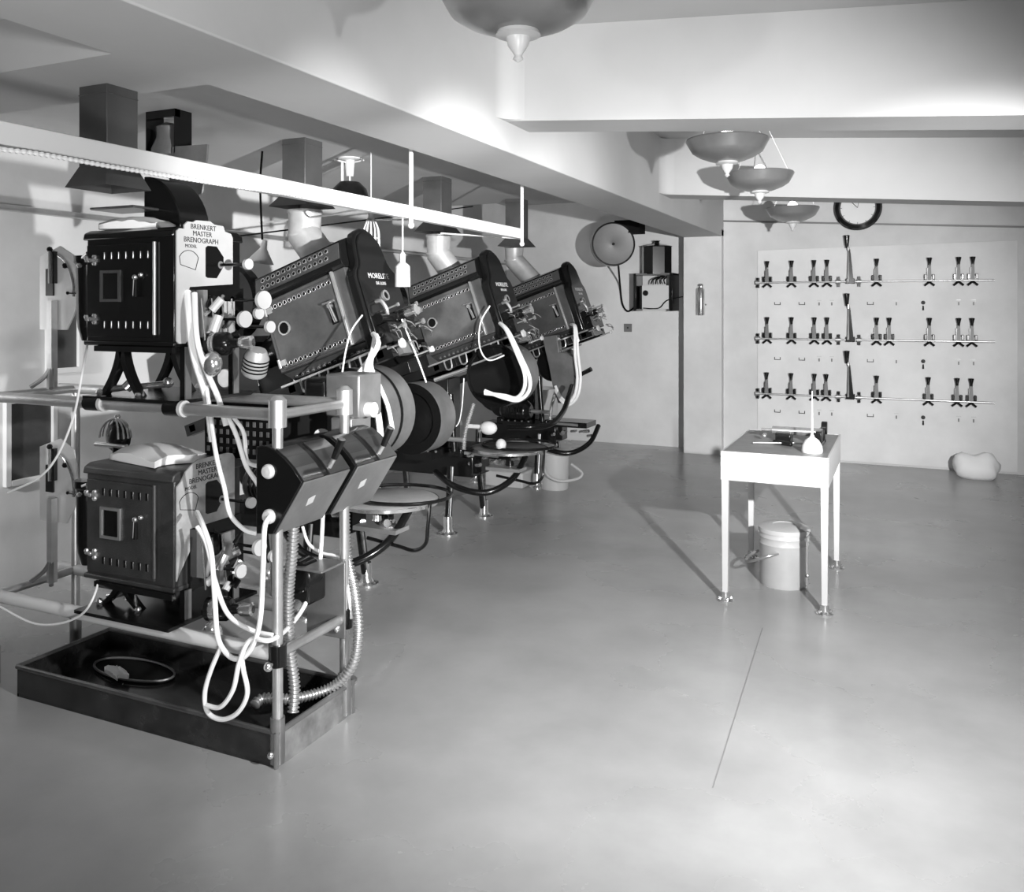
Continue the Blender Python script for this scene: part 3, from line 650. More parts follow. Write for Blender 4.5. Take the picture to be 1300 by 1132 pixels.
    m.lathe([(0.0, 0), (0.030, 0.0), (0.042, 0.012), (0.042, 0.085), (0.034, 0.10), (0.018, 0.105), (0.016, 0.13), (0, 0.13)], (x+0.04, LY0+0.10, mz), (1, 0.25, 0.05), 24)
    m.mat(CHROME).lathe([(0.043, 0.03), (0.0445, 0.034), (0.0445, 0.045), (0.043, 0.05)], (x+0.04, LY0+0.10, mz), (1, 0.25, 0.05), 24)
    m.lathe([(0.017, 0.13), (0.024, 0.14), (0.024, 0.18), (0.014, 0.185)], (x+0.04, LY0+0.10, mz), (1, 0.25, 0.05), 20)
    m.ball((x+0.11, LY0+0.06, mz-0.065), 0.042, (0.9, 0.8, 1.1))
    if up:
        m.mat(ASB).lathe([(0, 0), (0.03, 0), (0.045, 0.03), (0.045, 0.09), (0.038, 0.1), (0.03, 0.1), (0, 0.05)], (x+0.21, LY0+0.18, mz-0.02), (-0.4, 0.2, -1), 20)
        for k in range(4): m.mat(BLACKM).lathe([(0.0465, 0.03+k*.014), (0.0465, 0.036+k*.014)], (x+0.21, LY0+0.18, mz-0.02), (-0.4, 0.2, -1), 20)
    m.build('drive_mechanism', body)
    # cast A shaped leg on the left, flat bar on the right, base plate
    zb = 1.172 if up else 0.394
    zt = z0-0.012
    for y in (LY0+0.05, LY1-0.04):
        m = MB(BLACK)
        def leg(xa, xb): 
            vs = []; N = 8
            for i in range(N+1):
                f = i/N; xx = xa+(xb-xa)*(f**1.8); zz = zt+(zb-zt)*f; wd = 0.030-0.006*f
                vs += [Vector((xx-wd/2, y-0.016, zz)), Vector((xx+wd/2, y-0.016, zz)), Vector((xx+wd/2, y+0.016, zz)), Vector((xx-wd/2, y+0.016, zz))]
            fs = []
            for i in range(N): fs += [(i*4+q, i*4+(q+1) % 4, i*4+4+(q+1) % 4, i*4+4+q) for q in range(4)]
            fs += [(0, 1, 2, 3), (N*4+3, N*4+2, N*4+1, N*4)]
            m.add(vs, fs)
        leg(LX0+0.125, LX0+0.03); leg(LX0+0.135, LX0+0.225)
        m.mat(CHROME).ball((LX0+0.03, y-0.02, zb+0.015), 0.014, n=8).ball((LX0+0.225, y-0.02, zb+0.012), 0.012, n=8)
        m.build('leg', body)
        m = MB(BLACK).bb((LX1-0.012, y-0.012, zb), (LX1+0.012, y+0.012, zt)).mat(GUNL).bb((LX1+0.012, y-0.014, zb), (LX1+0.017, y+0.014, zt)); m.build('leg', body)
    m = MB(BLACK).bb((LX0+0.0, FY0-(0.02 if up else 0.055), zb-0.006), (LX1+0.03, FY1+0.02, zb+0.006)).bb((LX0+0.06, LY0-0.02, zt-0.02), (LX1+0.01, LY0-0.0, zt)).build('base_plate', body)
    m = MB(CHROME).cyl((LX0+0.04, LY0+0.06, zb+0.025), (LX0+0.30, LY0+0.10, zb+0.05 if up else zb+0.10), 0.012, n=12).cyl((LX0+0.13, LY0+0.06, zb+0.03), (LX0+0.15, LY0+0.08, zb+0.06), 0.020, n=12)
    m.ball((LX0+0.30, LY0+0.10, zb+0.055 if up else zb+0.10), 0.02, n=10); m.build('link_rod', body)
    return body
UP = lamphouse(1.375, True)
LO = lamphouse(0.515, False)
# shutter stands on the rails at the far left end
for z0, zt, dy in ((1.172, 1.73, 0), (0.39, 0.93, 0)):
    x = -3.14; y = 2.40
    m = MB(STEEL).bb((x-0.014, y-0.014, z0), (x+0.014, y+0.014, zt-0.20)); m.mat(GUNL)
    m.tube([(x-0.06, y-0.05, z0+0.01), (x-0.02, y-0.02, z0+0.05), (x, y, z0+0.10)], 0.009, n=8).tube([(x+0.06, y-0.05, z0+0.01), (x+0.02, y-0.02, z0+0.05), (x, y, z0+0.10)], 0.009, n=8)
    st_ = m.build('shutter_stand', EP)
    m = MB(PLATE).prism([(-0.10, 0.30), (0.06, 0.30), (0.10, 0.36), (0.13, 0.45), (0.10, 0.60), (0.02, 0.64), (-0.10, 0.60)], (x, y+0.02, z0-0.06), (1, 0, 0), (0, 0, 1), (0, 0.006, 0))
    m.mat(BLACK).bb((x-0.055, y+0.012, zt-0.18), (x-0.012, y+0.02, zt-0.07)).bb((x-0.03, y+0.004, zt-0.13), (x+0.005, y+0.02, zt))
    m.mat(CHROME).cyl((x-0.008, y-0.005, zt-0.13), (x-0.008, y-0.005, zt), 0.006, n=8).mat(BLACK).ball((x-0.015, y, zt+0.008), 0.012, n=8)
    m.build('shutter_plate', st_)
    m = MB(CHROME).tube([(x+0.02+0.13*math.cos(a)-0.03, y+0.005, zt-0.16+0.15*math.sin(a)) for a in [PI*(0.40-0.09*k) for k in range(6)]], 0.006, n=8)
    m.mat(BLACK).ball((x+0.075, y, zt-0.06), 0.012, n=8).cyl((x+0.09, y, zt-0.17), (x+0.20, y, zt-0.175), 0.003, n=6).ball((x+0.09, y, zt-0.17), 0.007, n=8); m.build('quadrant', st_)
# curved black cowl over the upper lamphouse
pc = [(0, 0)]+[(0.19*math.cos(a), 0.215*math.sin(a)) for a in [PI/2*k/10 for k in range(11)]]
m = MB(BLACK).prism(pc, (LX0+0.10, LY0+0.17, 1.79), (1, 0, 0), (0, 0, 1), (0, 0.15, 0)); m.mat(GUN).bb((LX0-0.05, LY0+0.05, 1.87), (LX0+0.18, LY0+0.2, 1.88))
m.build('smoke_cowl', EP, bevel=0.006)
# perforated resistance box between the machines
t = thing('resistance_box', (-2.38, 2.80, 1.0), 'dark perforated box tucked under the upper pipe rail behind the lower lamphouse', 'box')
m = MB(BLACKM).bb((-2.60, 2.68, 0.90), (-2.215, 2.98, 1.12))
for i in range(11):
    for j in range(5): m.mat(GUNL).box((-2.58+i*0.034, 2.678, 0.93+j*0.036), (0.012, 0.004, 0.020))
m.build('case', t)
MB(STEEL).bb((-2.61, 2.68, 0.885), (-2.205, 2.99, 0.90)).cyl((-2.45, 2.66, 0.385), (-2.45, 2.66, 0.9), 0.012).cyl((-2.23, 2.66, 0.385), (-2.23, 2.66, 0.9), 0.012).build('stand', t)

# loose paper bundles on the lamphouses
def crumple(name, label, cat, c, sx, sy, sz, rot, seed, m=WHITEM, n=10):
    rr = random.Random(seed); vs = []; fs = []
    for lay in range(2):
        for i in range(n+1):
            for j in range(n+1):
                u, v = i/n-.5, j/n-.5
                h = sz*(0.55+0.45*math.cos(PI*u))*(0.7+0.3*math.cos(PI*v*1.3))+rr.uniform(-.004, .004)
                p = Vector((u*sx, v*sy, (h if lay else 0)))
                p.x += 0.02*math.sin(v*7); p = Matrix.Rotation(rot, 3, 'Z') @ p
                vs.append(Vector(c)+p)
    N = (n+1)*(n+1)
    for i in range(n):
        for j in range(n):
            a = i*(n+1)+j; fs.append((N+a, N+a+n+1, N+a+n+2, N+a+1)); fs.append((a, a+1, a+n+2, a+n+1))
    for i in range(n):
        for (a, b) in ((i, i+1), (n*(n+1)+i+1, n*(n+1)+i), ((i+1)*(n+1), i*(n+1)), (i*(n+1)+n, (i+1)*(n+1)+n)): fs.append((a, b, N+b, N+a))
    return tag(MB(m).add(vs, fs).build(name, ang=60), label, cat)
crumple('papers', 'loose white papers lying on top of the upper black lamphouse', 'paper', (-2.60, 2.34, 1.79), 0.22, 0.15, 0.05, 0.3, 3)
crumple('papers', 'large white folded sheet lying on top of the lower lamphouse', 'paper', (-2.56, 2.40, 0.93), 0.30, 0.22, 0.06, -0.2, 5)
# ribbed bright dome at the back left corner of the lower lamphouse
m = MB(BLACK).ball((-2.86, 2.48, 0.985), 0.060, (1, 0.6, 1.1)); m.mat(CHROME)
for k in range(5):
    f = (k-2)*0.38; m.tube([(-2.86+0.072*math.cos(a)*math.cos(f), 2.475+0.045*math.cos(a)*math.sin(f)-0.01, 0.985+0.075*math.sin(a)) for a in [PI*q/8 for q in range(9)]], 0.004, n=6, k=3)
m.ball((-2.86, 2.475, 1.066), 0.012, n=8).cyl((-2.95, 2.45, 0.955), (-2.78, 2.45, 0.955), 0.010)
m.mat(BLACK).cyl((-2.86, 2.48, 0.80), (-2.84, 2.46, 0.95), 0.02)
m.build('ribbed_dome', LO)

# drip tray ------------------------------------------------------------------
tx0, tx1, ty0, ty1, th = -3.12, -1.86, 2.235, 2.66, 0.115
t = thing('drip_tray', (-2.49, 2.44, 0), 'long low dark metal tray on the floor under the stacked lamphouse machine', 'tray')
MB(TRAYM).bb((tx0, ty0, 0.0), (tx1, ty1, 0.012)).build('tray_bottom', t)
m = MB(TRAYM).bb((tx0, ty0, 0), (tx1, ty0+0.008, th)).bb((tx0, ty1-0.008, 0), (tx1, ty1, th)).bb((tx0, ty0, 0), (tx0+0.008, ty1, th))
m.mat(TRAY_LIT).bb((tx1-0.008, ty0, 0), (tx1+0.001, ty1, th))
m.mat(GUN).cyl((tx0, ty0, th), (tx1, ty0, th), 0.009, n=10).cyl((tx0, ty1, th), (tx1, ty1, th), 0.009, n=10).cyl((tx0, ty0, th), (tx0, ty1, th), 0.009, n=10)
m.mat(GUNL).cyl((tx1, ty0, th), (tx1, ty1, th), 0.010, n=10).cyl((tx1-0.002, ty0-0.002, 0), (tx1-0.002, ty0-0.002, th), 0.008, n=8).cyl((tx1-0.002, ty1, 0), (tx1-0.002, ty1, th), 0.008, n=8)
m.build('tray_wall', t)
c = Wz(170, 848, 0.03)
t = thing('oval_pan', (c.x, c.y, 0.012), 'dark oval pan lying in the drip tray', 'pan')
m = MB(BLACKM)
pts = [(0.20*math.cos(a), 0.085*math.sin(a)) for a in [2*PI*k/36 for k in range(36)]]
m.prism(pts, (c.x, c.y, 0.013), (1, 0, 0), (0, 1, 0), (0, 0, 0.006)); m.build('pan_base', t)
MB(GUNL).tube([(c.x+a*1.02, c.y+b*1.02, 0.026) for a, b in pts], 0.005, n=6, closed=True, smooth=False).build('rim', t)
c = Wz(148, 857, 0.03)
crumple('rag', 'pale rag lying in the drip tray beside the oval pan', 'rag', (c.x, c.y, 0.034), 0.12, 0.05, 0.03, -0.3, 9)
m = MB(PLATE)                                       # scattered shavings
for k in range(60):
    p = (tx0+0.12+rnd.random()*1.0, ty0+0.02+abs(rnd.gauss(0, .5))*0.12, 0.013)
    if p[1] > ty1-0.05: continue
    m.box(p, (0.004+rnd.random()*.006, 0.003, 0.002), Matrix.Rotation(rnd.random()*3, 3, 'Z'))
o = tag(m.build('carbon_shavings'), 'scattered bright shavings and crumbs on the bottom of the drip tray', 'debris'); o['kind'] = 'stuff'

# switch boxes ----------------------------------------------------------------
prof = [(-1.935, 0.76), (-1.935, 1.046), (-1.90, 1.050), (-1.86, 1.040), (-1.82, 1.015), (-1.785, 0.985), (-1.75, 0.944), (-1.867, 0.765)]
def switch_box(y0, y1, label):
    t = thing('switch_box', (-1.84, (y0+y1)/2, 0.76), label, 'switch box')
    dxf = 0.0
    pf = [(a+dxf, b) for a, b in prof]
    m = MB(BLACK).prism(pf, (0, y0, 0), (1, 0, 0), (0, 0, 1), (0, y1-y0, 0))
    m.build('case', t, bevel=0.003)
    # lit lower cover and scalloped upper cover
    a = Vector((-1.75+dxf, y0, 0.944)); b = Vector((-1.867+dxf, y0, 0.765)); U = (b-a); N = Vector((U.z, 0, -U.x)).normalized()
    if N.x < 0: N = -N
    MB(GUNL).prism([(0.0, 0.008), (1.0, 0.008), (1.0, y1-y0-0.008), (0.0, y1-y0-0.008)], a, U, (0, 1, 0), N*0.006).build('cover', t, bevel=0.002)
    m = MB(POLD)
    for i in range(3, 6):
        p = Vector((pf[i][0], y0, pf[i][1])); q = Vector((pf[i+1][0], y0, pf[i+1][1]))
        U = q-p; N = Vector((-U.z, 0, U.x)).normalized()
        if N.z < 0: N = -N
        m.prism([(0, 0.008), (1, 0.008), (1, (y1-y0)*.42), (0, (y1-y0)*.42)], p, U, (0, 1, 0), N*0.004)
        m.prism([(0, (y1-y0)*.55), (1, (y1-y0)*.55), (1, y1-y0-.008), (0, y1-y0-.008)], p, U, (0, 1, 0), N*0.004)
    m.build('arched_cover', t)
    yy = y0+(y1-y0)*0.62
    m = MB(STEEL).cyl((-1.77+dxf, yy, 0.955), (-1.745+dxf, yy, 0.995), 0.008, n=10).mat(BLACK).cyl((-1.745+dxf, yy, 0.995), (-1.715+dxf, yy, 1.06), 0.011, 0.014, n=12).mat(GUNL).cyl((-1.715+dxf, yy, 1.06), (-1.714+dxf, yy, 1.063), 0.013, n=12)
    m.build('switch_handle', t)
    c = a+(b-a)*0.45+Vector((0, (y1-y0)*.4, 0))
    N = Vector(((b-a).z, 0, -(b-a).x)).normalized()
    if N.x < 0: N = -N
    MB(PLATE).prism([(-0.02, -0.012), (0.012, -0.020), (0.02, 0.012), (-0.012, 0.020)], c+N*0.006, (0, 1, 0), (b-a).normalized(), N*0.001).build('maker_plate', t)
    return t
sb = switch_box(2.222, 2.488, 'dark curved-top switch box with handle, the nearer of the pair on the frame')
switch_box(2.52, 2.79, 'dark curved-top switch box with handle, the farther of the pair on the frame')
for (px, py, nm) in ((342, 598, 'upper'), (343, 655, 'lower')):
    p = Wy(px, py, 2.224)
    MB(WHITE).lathe([(0.024, 0), (0.024, 0.010), (0.018, 0.018), (0.0, 0.020)], p, (0, -1, 0), 24).build('terminal_knob', sb)
# flexible conduits
ya = 2.36
cable([Wy(373, 668, ya), Wy(371, 700, ya), Wy(366, 760, ya), Wy(368, 820, ya), Wy(374, 870, ya), Wy(372, 905, ya-0.02)], 0.020, 'ribbed flexible conduit dropping straight down beside the front post', None, 'flexible_conduit', STEEL, 'conduit', 0.013, 12)
cable([Wy(438, 648, 2.66), Wy(440, 700, 2.66), Wy(450, 750, 2.64), Wy(455, 800, 2.60), Wy(449, 840, 2.58), Wy(430, 866, 2.56), Wy(405, 879, 2.52), Wy(370, 887, 2.44), Wy(335, 886, 2.40), Wy(322, 896, 2.36)], 0.019, 'ribbed flexible conduit curving right then back into the drip tray', None, 'flexible_conduit', STEEL, 'conduit', 0.013, 12)
# cables along the machine
cy = 2.18
cable([Wy(343, 655, 2.21), Wy(336, 670, cy), Wy(334, 720, cy), Wy(331, 780, cy), Wy(324, 812, cy), Wy(312, 832, cy), Wy(298, 836, cy), Wy(285, 826, cy), Wy(276, 805, cy), Wy(272, 750, cy), Wy(268, 700, cy), Wy(258, 668, cy), Wy(250, 650, 2.24)], 0.0085, 'white cable looping from the lower white knob down and up to the lower lamphouse')
cable([Wy(281, 820, cy), Wy(268, 850, cy), Wy(260, 880, cy), Wy(264, 904, cy), Wy(282, 913, cy), Wy(302, 904, cy), Wy(314, 880, cy), Wy(309, 850, cy), Wy(306, 830, cy)], 0.0078, 'lowest loop of white cable hanging over the drip tray edge')
cable([Wy(262, 895, cy-.02), Wy(280, 897, cy-.02), Wy(296, 875, cy-.02), Wy(304, 840, cy-.02), Wy(318, 812, cy), Wy(345, 812, cy+.02), Wy(372, 790, 2.4), Wy(392, 758, 2.5), Wy(405, 720, 2.56), Wy(408, 690, 2.6), Wy(410, 652, 2.62)], 0.0078, 'white cable rising from the tray past the front post to the second switch box')
cable([Wy(262, 490, 2.33), Wy(267, 530, 2.31), Wy(275, 580, 2.23), Wy(285, 620, 2.24), Wy(292, 652, 2.26), Wy(310, 672, 2.3), Wy(326, 677, 2.32)], 0.0078, 'white cable crossing the lower instrument plate')
cable([Wy(270, 560, 2.36), Wy(262, 505, 2.34), Wy(246, 450, 2.28), Wy(240, 400, 2.27), Wy(238, 370, 2.30)], 0.013, 'thick white cable hanging beside the upper instrument plate')
cable([Wy(287, 540, 2.37), Wy(277, 505, 2.35), Wy(262, 470, 2.30), Wy(250, 430, 2.26), Wy(247, 372, 2.30)], 0.010, 'white cable hanging right of the thick one beside the upper instrument plate')
cable([Wy(287, 525, 2.3), Wy(300, 552, 2.3), Wy(312, 590, 2.3), Wy(326, 612, 2.27), Wy(334, 626, 2.24)], 0.008, 'white cable running down to the nearer switch box')
cable([Wy(292, 525, 2.32), Wy(309, 548, 2.32), Wy(314, 585, 2.32), Wy(333, 592, 2.24)], 0.007, 'thin white cable curving into the upper white knob')
cable([Wy(250, 668, 2.24), Wy(262, 690, 2.24), Wy(274, 740, 2.2), Wy(290, 780, 2.2), Wy(320, 800, 2.21), Wy(346, 806, 2.22)], 0.0078, 'white cable sweeping from the lower lamphouse to the front post')
cable([Wy(384, 668, 2.6), Wy(392, 690, 2.6), Wy(410, 702, 2.62), Wy(432, 710, 2.62), Wy(442, 750, 2.62), Wy(446, 785, 2.62)], 0.006, 'thin white cable arching between the two hanging conduits')
cable([Wx(134, 692, -2.83), Wy(120, 755, 2.2), Wy(95, 785, 2.2), Wy(47, 792, 2.2), Wy(0, 770, 2.2)], 0.004, 'thin wire sagging at far left below the lower lamphouse')
cable([Wx(113, 425, -2.86), Wy(105, 470, 2.15), Wy(93, 530, 2.15), Wy(72, 580, 2.15), Wy(48, 607, 2.15), Wy(10, 625, 2.15)], 0.004, 'thin pale wire slanting down left past the upper pipe rail')
# motor with cover low between the posts
p = Wy(412, 815, 2.60)
t = thing('control_motor', (p.x, p.y, 0.30), 'black motor with a grey sloped mounting plate between the two right posts', 'motor')
MB(BLACK).bb((p.x-0.06, 2.48, 0.44), (p.x+0.02, 2.585, 0.56)).lathe([(0, 0), (0.05, 0), (0.058, 0.01), (0.058, 0.09), (0.045, 0.10)], (p.x-0.03, 2.47, 0.54), (0, 1, 0), 20).build('motor_body', t, bevel=0.012)
MB(GUNL).bb((p.x-0.07, 2.585, 0.30), (p.x+0.10, 2.595, 0.58)).bb((p.x-0.07, 2.45, 0.575), (p.x+0.10, 2.595, 0.583)).build('mounting_plate', t, bevel=0.003)
MB(CHROME).cyl((p.x-0.03, 2.46, 0.42), (p.x-0.03, 2.50, 0.44), 0.028, n=16).ball((p.x-0.03, 2.45, 0.40), 0.022).build('plug', t)
# arc-control box beyond the switch boxes
t = thing('control_box', (-2.05, 2.95, 1.0), 'grey control box with dark rounded cap, left of the nearest drum', 'box')
MB(BLACK).bb((-2.20, 2.80, 1.08), (-2.09, 2.93, 1.22)).build('dark_cap', t, bevel=0.018, seg=3)
MB(GUNL).bb((-2.09, 2.80, 1.07), (-1.93, 2.96, 1.24)).bb((-2.06, 2.79, 0.98), (-1.96, 2.93, 1.07)).build('case', t, bevel=0.008)
MB(WHITE).cyl((-1.93, 2.86, 1.10), (-1.90, 2.86, 1.10), 0.03).cyl((-2.02, 2.78, 1.0), (-1.98, 2.70, 0.97), 0.025).cyl((-2.06, 2.72, 0.95), (-2.0, 2.66, 1.02), 0.03).build('pale_fittings', t)
MB(STEEL).cyl((-2.04, 2.86, 0.0), (-2.04, 2.86, 1.0), 0.014).cyl((-2.04, 2.86, 0), (-2.04, 2.86, 0.012), 0.05, n=20).build('post', t)

# ================================================================== OVERHEAD FITTINGS, LEFT BAY
t = thing('lamp_bracket', (-3.1, 2.95, 2.4), 'black open frame holding a shiny lamp under the ceiling beside the first duct', 'lamp')
cx, cyy = -3.08, 2.95
MB(BLACK).bb((cx-0.09, cyy-0.05, 2.20), (cx-0.083, cyy+0.05, 2.40)).bb((cx+0.083, cyy-0.05, 2.20), (cx+0.09, cyy+0.05, 2.40)).bb((cx-0.09, cyy-0.05, 2.365), (cx+0.09, cyy-0.02, 2.40)).build('frame', t)
MB(GUNL).lathe([(0.02, 0.12), (0.055, 0.10), (0.055, 0.05), (0.075, 0.0), (0.078, -0.03), (0.0, -0.04)], (cx, cyy, 2.23), (0, 0, 1), 24).build('lamp_housing', t)
sp = [Wy(219, 186, 2.9), Wy(263, 183, 2.9), Wy(262, 200, 2.9), Wy(246, 282, 2.9), Wy(232, 288, 2.9), Wy(214, 225, 2.9)]
tag(MB(GUNL).prism([(p.x, p.z) for p in sp], (0, 2.9, 0), (1, 0, 0), (0, 0, 1), (0, 0.012, 0)).build('hanging_sheet'), 'grey worn metal sheet hanging behind the white rail right of the black framed lamp', 'sheet')
t = thing('ceiling_lamp', (-3.03, 4.3, 2.4), 'black dished lamp hung by white arms from the ceiling of the left bay', 'lamp')
c = Vector((-3.03, 4.3, 2.4))
MB(BLACK).lathe([(0.0, 0.10), (0.06, 0.09), (0.10, 0.05), (0.115, 0.0), (0.108, 0.0), (0.0, 0.07)], c+Vector((0, 0, -0.235)), (0, 0, 1), 28).build('dish', t)
m = MB(WHITE).lathe([(0.07, 0), (0.07, -0.008), (0.03, -0.015), (0.022, -0.11), (0, -0.11)], c, (0, 0, 1), 20)
for k in range(3):
    a = k*2.1; m.cyl(c+Vector((0, 0, -0.03)), c+Vector((0.1*math.cos(a), 0.1*math.sin(a), -0.02)), 0.005, n=6)
m.cyl(c+Vector((-0.04, -0.02, -0.02)), c+Vector((-0.04, -0.02, -0.26)), 0.009, n=8).cyl(c+Vector((0.0, 0.0, -0.1)), c+Vector((0, 0, -0.22)), 0.006, n=6); m.build('mount', t)
# pendants
p = Wy(333, 322, 3.9)
t = thing('pendant_lamp', (p.x, p.y, 2.4), 'small white tilted shade on a black cord, above the left end of the nearest lamphouse', 'lamp')
MB(BLACKM).tube([(p.x, p.y, 2.4), (p.x-0.015, p.y, 2.2), (p.x, p.y, p.z+0.08)], 0.006, n=8).build('cord', t)
MB(WHITE).lathe([(0.014, 0.08), (0.02, 0.03), (0.055, -0.02), (0.075, -0.05), (0.070, -0.05), (0.0, -0.01)], p, (0.25, 0, 1), 24).build('shade', t)
p = Wx(511, 338, -2.22)
t = thing('pendant_lamp', (p.x, p.y, 1.93), 'white cylindrical shade hanging from the white rail between the first two projectors', 'lamp')
MB(CABLE).cyl((p.x, p.y, p.z+0.05), (p.x, p.y, 1.94), 0.004, n=6).build('cord', t)
MB(WHITE).lathe([(0.006, 0.07), (0.014, 0.06), (0.014, 0.02), (0.030, 0.008), (0.036, 0.0), (0.038, -0.10), (0.036, -0.10), (0.0, -0.002)], p, (0, 0, 1), 24).build('shade', t)
p = Wy(471, 296, 4.2)
t = thing('caged_lamp', (p.x, p.y, p.z), 'white wire-caged lamp hanging behind the hood of the nearest projector', 'lamp')
m = MB(WHITE)
for k in range(12):
    a = 2*PI*k/12; m.tube([p+Vector((0.015*math.cos(a), 0.015*math.sin(a), 0.09)), p+Vector((0.045*math.cos(a), 0.045*math.sin(a), 0.02)), p+Vector((0.05*math.cos(a), 0.05*math.sin(a), -0.08))], 0.003, n=5, k=4)
for zz, rr in ((-0.08, 0.05), (-0.03, 0.05)): m.tube([p+Vector((rr*math.cos(2*PI*k/16), rr*math.sin(2*PI*k/16), zz)) for k in range(16)], 0.003, n=5, closed=True, k=2)
m.build('cage', t)
MB(WHITE).cyl(p+Vector((0, 0, 0.07)), p+Vector((0, 0, 0.14)), 0.018).cyl(p+Vector((0, 0, 0.14)), (p.x, p.y, 2.4), 0.004, n=6).build('stem', t)

# viewing ports in the left wall
def port(y, z0, z1, wy, label):
    t = thing('wall_port', (XL, y, z0), label, 'port')
    MB(PORTM).bb((XL, y-wy/2, z0), (XL+0.012, y+wy/2, z1)).build('pane', t)
    m = MB(WHITE)
    for (a, b, c, d) in ((-wy/2-.03, -wy/2, z0-.03, z1+.03), (wy/2, wy/2+.03, z0-.03, z1+.03), (-wy/2, wy/2, z0-.03, z0), (-wy/2, wy/2, z1, z1+.03)): m.bb((XL, y+a, c), (XL+0.03, y+b, d))
    m.build('frame', t, bevel=0.002)
port(3.32, 1.17, 1.51, 0.16, 'upper dark viewing port in the left wall behind the stacked lamphouse machine')
port(3.12, 0.60, 1.0, 0.24, 'lower dark viewing port in the left wall behind the stacked lamphouse machine')
port(4.55, 1.25, 1.6, 0.2, 'dark viewing port in the left wall in front of the nearest tilted projector')
port(6.1, 1.25, 1.6, 0.2, 'dark viewing port in the left wall in front of the middle tilted projector')
# pipe along the left wall
tag(MB(STEEL).cyl((XL+0.03, 2.6, 2.02), (XL+0.03, 9.1, 2.02), 0.018, n=12).build('wall_pipe'), 'long horizontal pipe running high along the left wall', 'pipe')

# ================================================================== BOWL LAMPS
def bowl(x, y, zr, label):
    t = thing('ceiling_bowl_lamp', (x, y, zc(x, 2.80)), label, 'lamp', 'upward bowl lamps in a line along the ceiling')
    R = 0.212; c = Vector((x, y, zr))
    m = MB(BOWL).lathe([(R-0.006, -0.002), (R, 0.004), (R+0.003, -0.004), (R-0.010, -0.028), (R-0.026, -0.056), (R-0.031, -0.064), (R-0.07, -0.088), (0.09, -0.108), (0.05, -0.115), (0.0, -0.117)], c, (0, 0, 1), 64)
    m.mat(WHITE).lathe([(R-0.006, -0.002), (R-0.035, -0.056), (0.09, -0.098), (0.0, -0.104)], c, (0, 0, 1), 64); m.build('bowl', t)
    MB(WHITE).lathe([(0.0, -0.114), (0.056, -0.114), (0.060, -0.124), (0.032, -0.130), (0.027, -0.152), (0.014, -0.170), (0.010, -0.177), (0.014, -0.187), (0.0, -0.196)], c, (0, 0, 1), 24).build('finial', t)
    zt = zc(x, 2.80)
    m = MB(STEEL)
    for k in range(3):
        a = k*2*PI/3+0.5; m.cyl(c+Vector(((R-.01)*math.cos(a), (R-.01)*math.sin(a), 0)), (x+0.03*math.cos(a), y+0.03*math.sin(a), zt-0.02), 0.003, n=6)
    m.lathe([(0.05, 0), (0.05, -0.02), (0.02, -0.03), (0, -0.03)], (x, y, zt), (0, 0, 1), 20); m.build('hanger', t)
    MB(GLASSB).ball(c+Vector((0, 0, 0.012)), 0.042, (1, 1, 1.1)).build('bulb', t)
    lamp('bowl_lamp_light', c+Vector((0, 0, 0.085)), 2.0, 0.03)
bowl(-0.93, 2.08, 2.345, 'bowl lamp nearest the camera, cut by the top of the picture')
bowl(-0.85, 4.60, 2.385, 'large-looking bowl lamp just beyond the first cross beam')
bowl(-0.85, 5.72, 2.368, 'middle of the three bowl lamps seen in a row before the clock')
bowl(-0.85, 7.52, 2.335, 'farthest bowl lamp, hanging closest to the clock and back wall')

# ================================================================== BACK WALL: CLOCK, SWITCH BOARD
YB = 8.95
q0 = Wy(962, 318, YB); q1 = Wy(1292, 305, YB); q2 = Wy(1292, 603, YB); q3 = Wy(962, 583, YB)
board = tag(MB(BOARD).prism([(q0.x, q0.z), (q1.x, q0.z+0.03), (q1.x, 0.02), (q0.x, 0.02)], (0, YB, 0), (1, 0, 0), (0, 0, 1), (0, -0.012, 0)).build('switch_board', bevel=0.002),
            'large pale slate switchboard panel covering the back wall below the clock', 'switchboard')
c = Wy(1089, 264, YB)
t = thing('wall_clock', (c.x, YB, c.z), 'round wall clock with a thick black rim and white face above the switchboard', 'clock')
MB(BLACK).lathe([(0.155, 0.0), (0.212, 0.0), (0.218, 0.03), (0.202, 0.06), (0.17, 0.07), (0.158, 0.05), (0.155, 0.03)], c, (0, -1, 0), 48).build('rim', t)
MB(WHITEM).lathe([(0.0, 0.03), (0.16, 0.03)], c, (0, -1, 0), 48).build('dial', t)
m = MB(INK)
for k in range(12):
    a = k*PI/6; d = Vector((math.sin(a), 0, math.cos(a))); m.cyl(c+d*0.14+Vector((0, -.032, 0)), c+d*0.155+Vector((0, -.032, 0)), 0.002, n=5)
m.cyl(c+Vector((0, -.034, 0)), c+Vector((-0.06, -.034, 0.06)), 0.003, n=5).cyl(c+Vector((0, -.034, 0)), c+Vector((0.02, -.034, 0.11)), 0.002, n=5); m.build('hands', t)

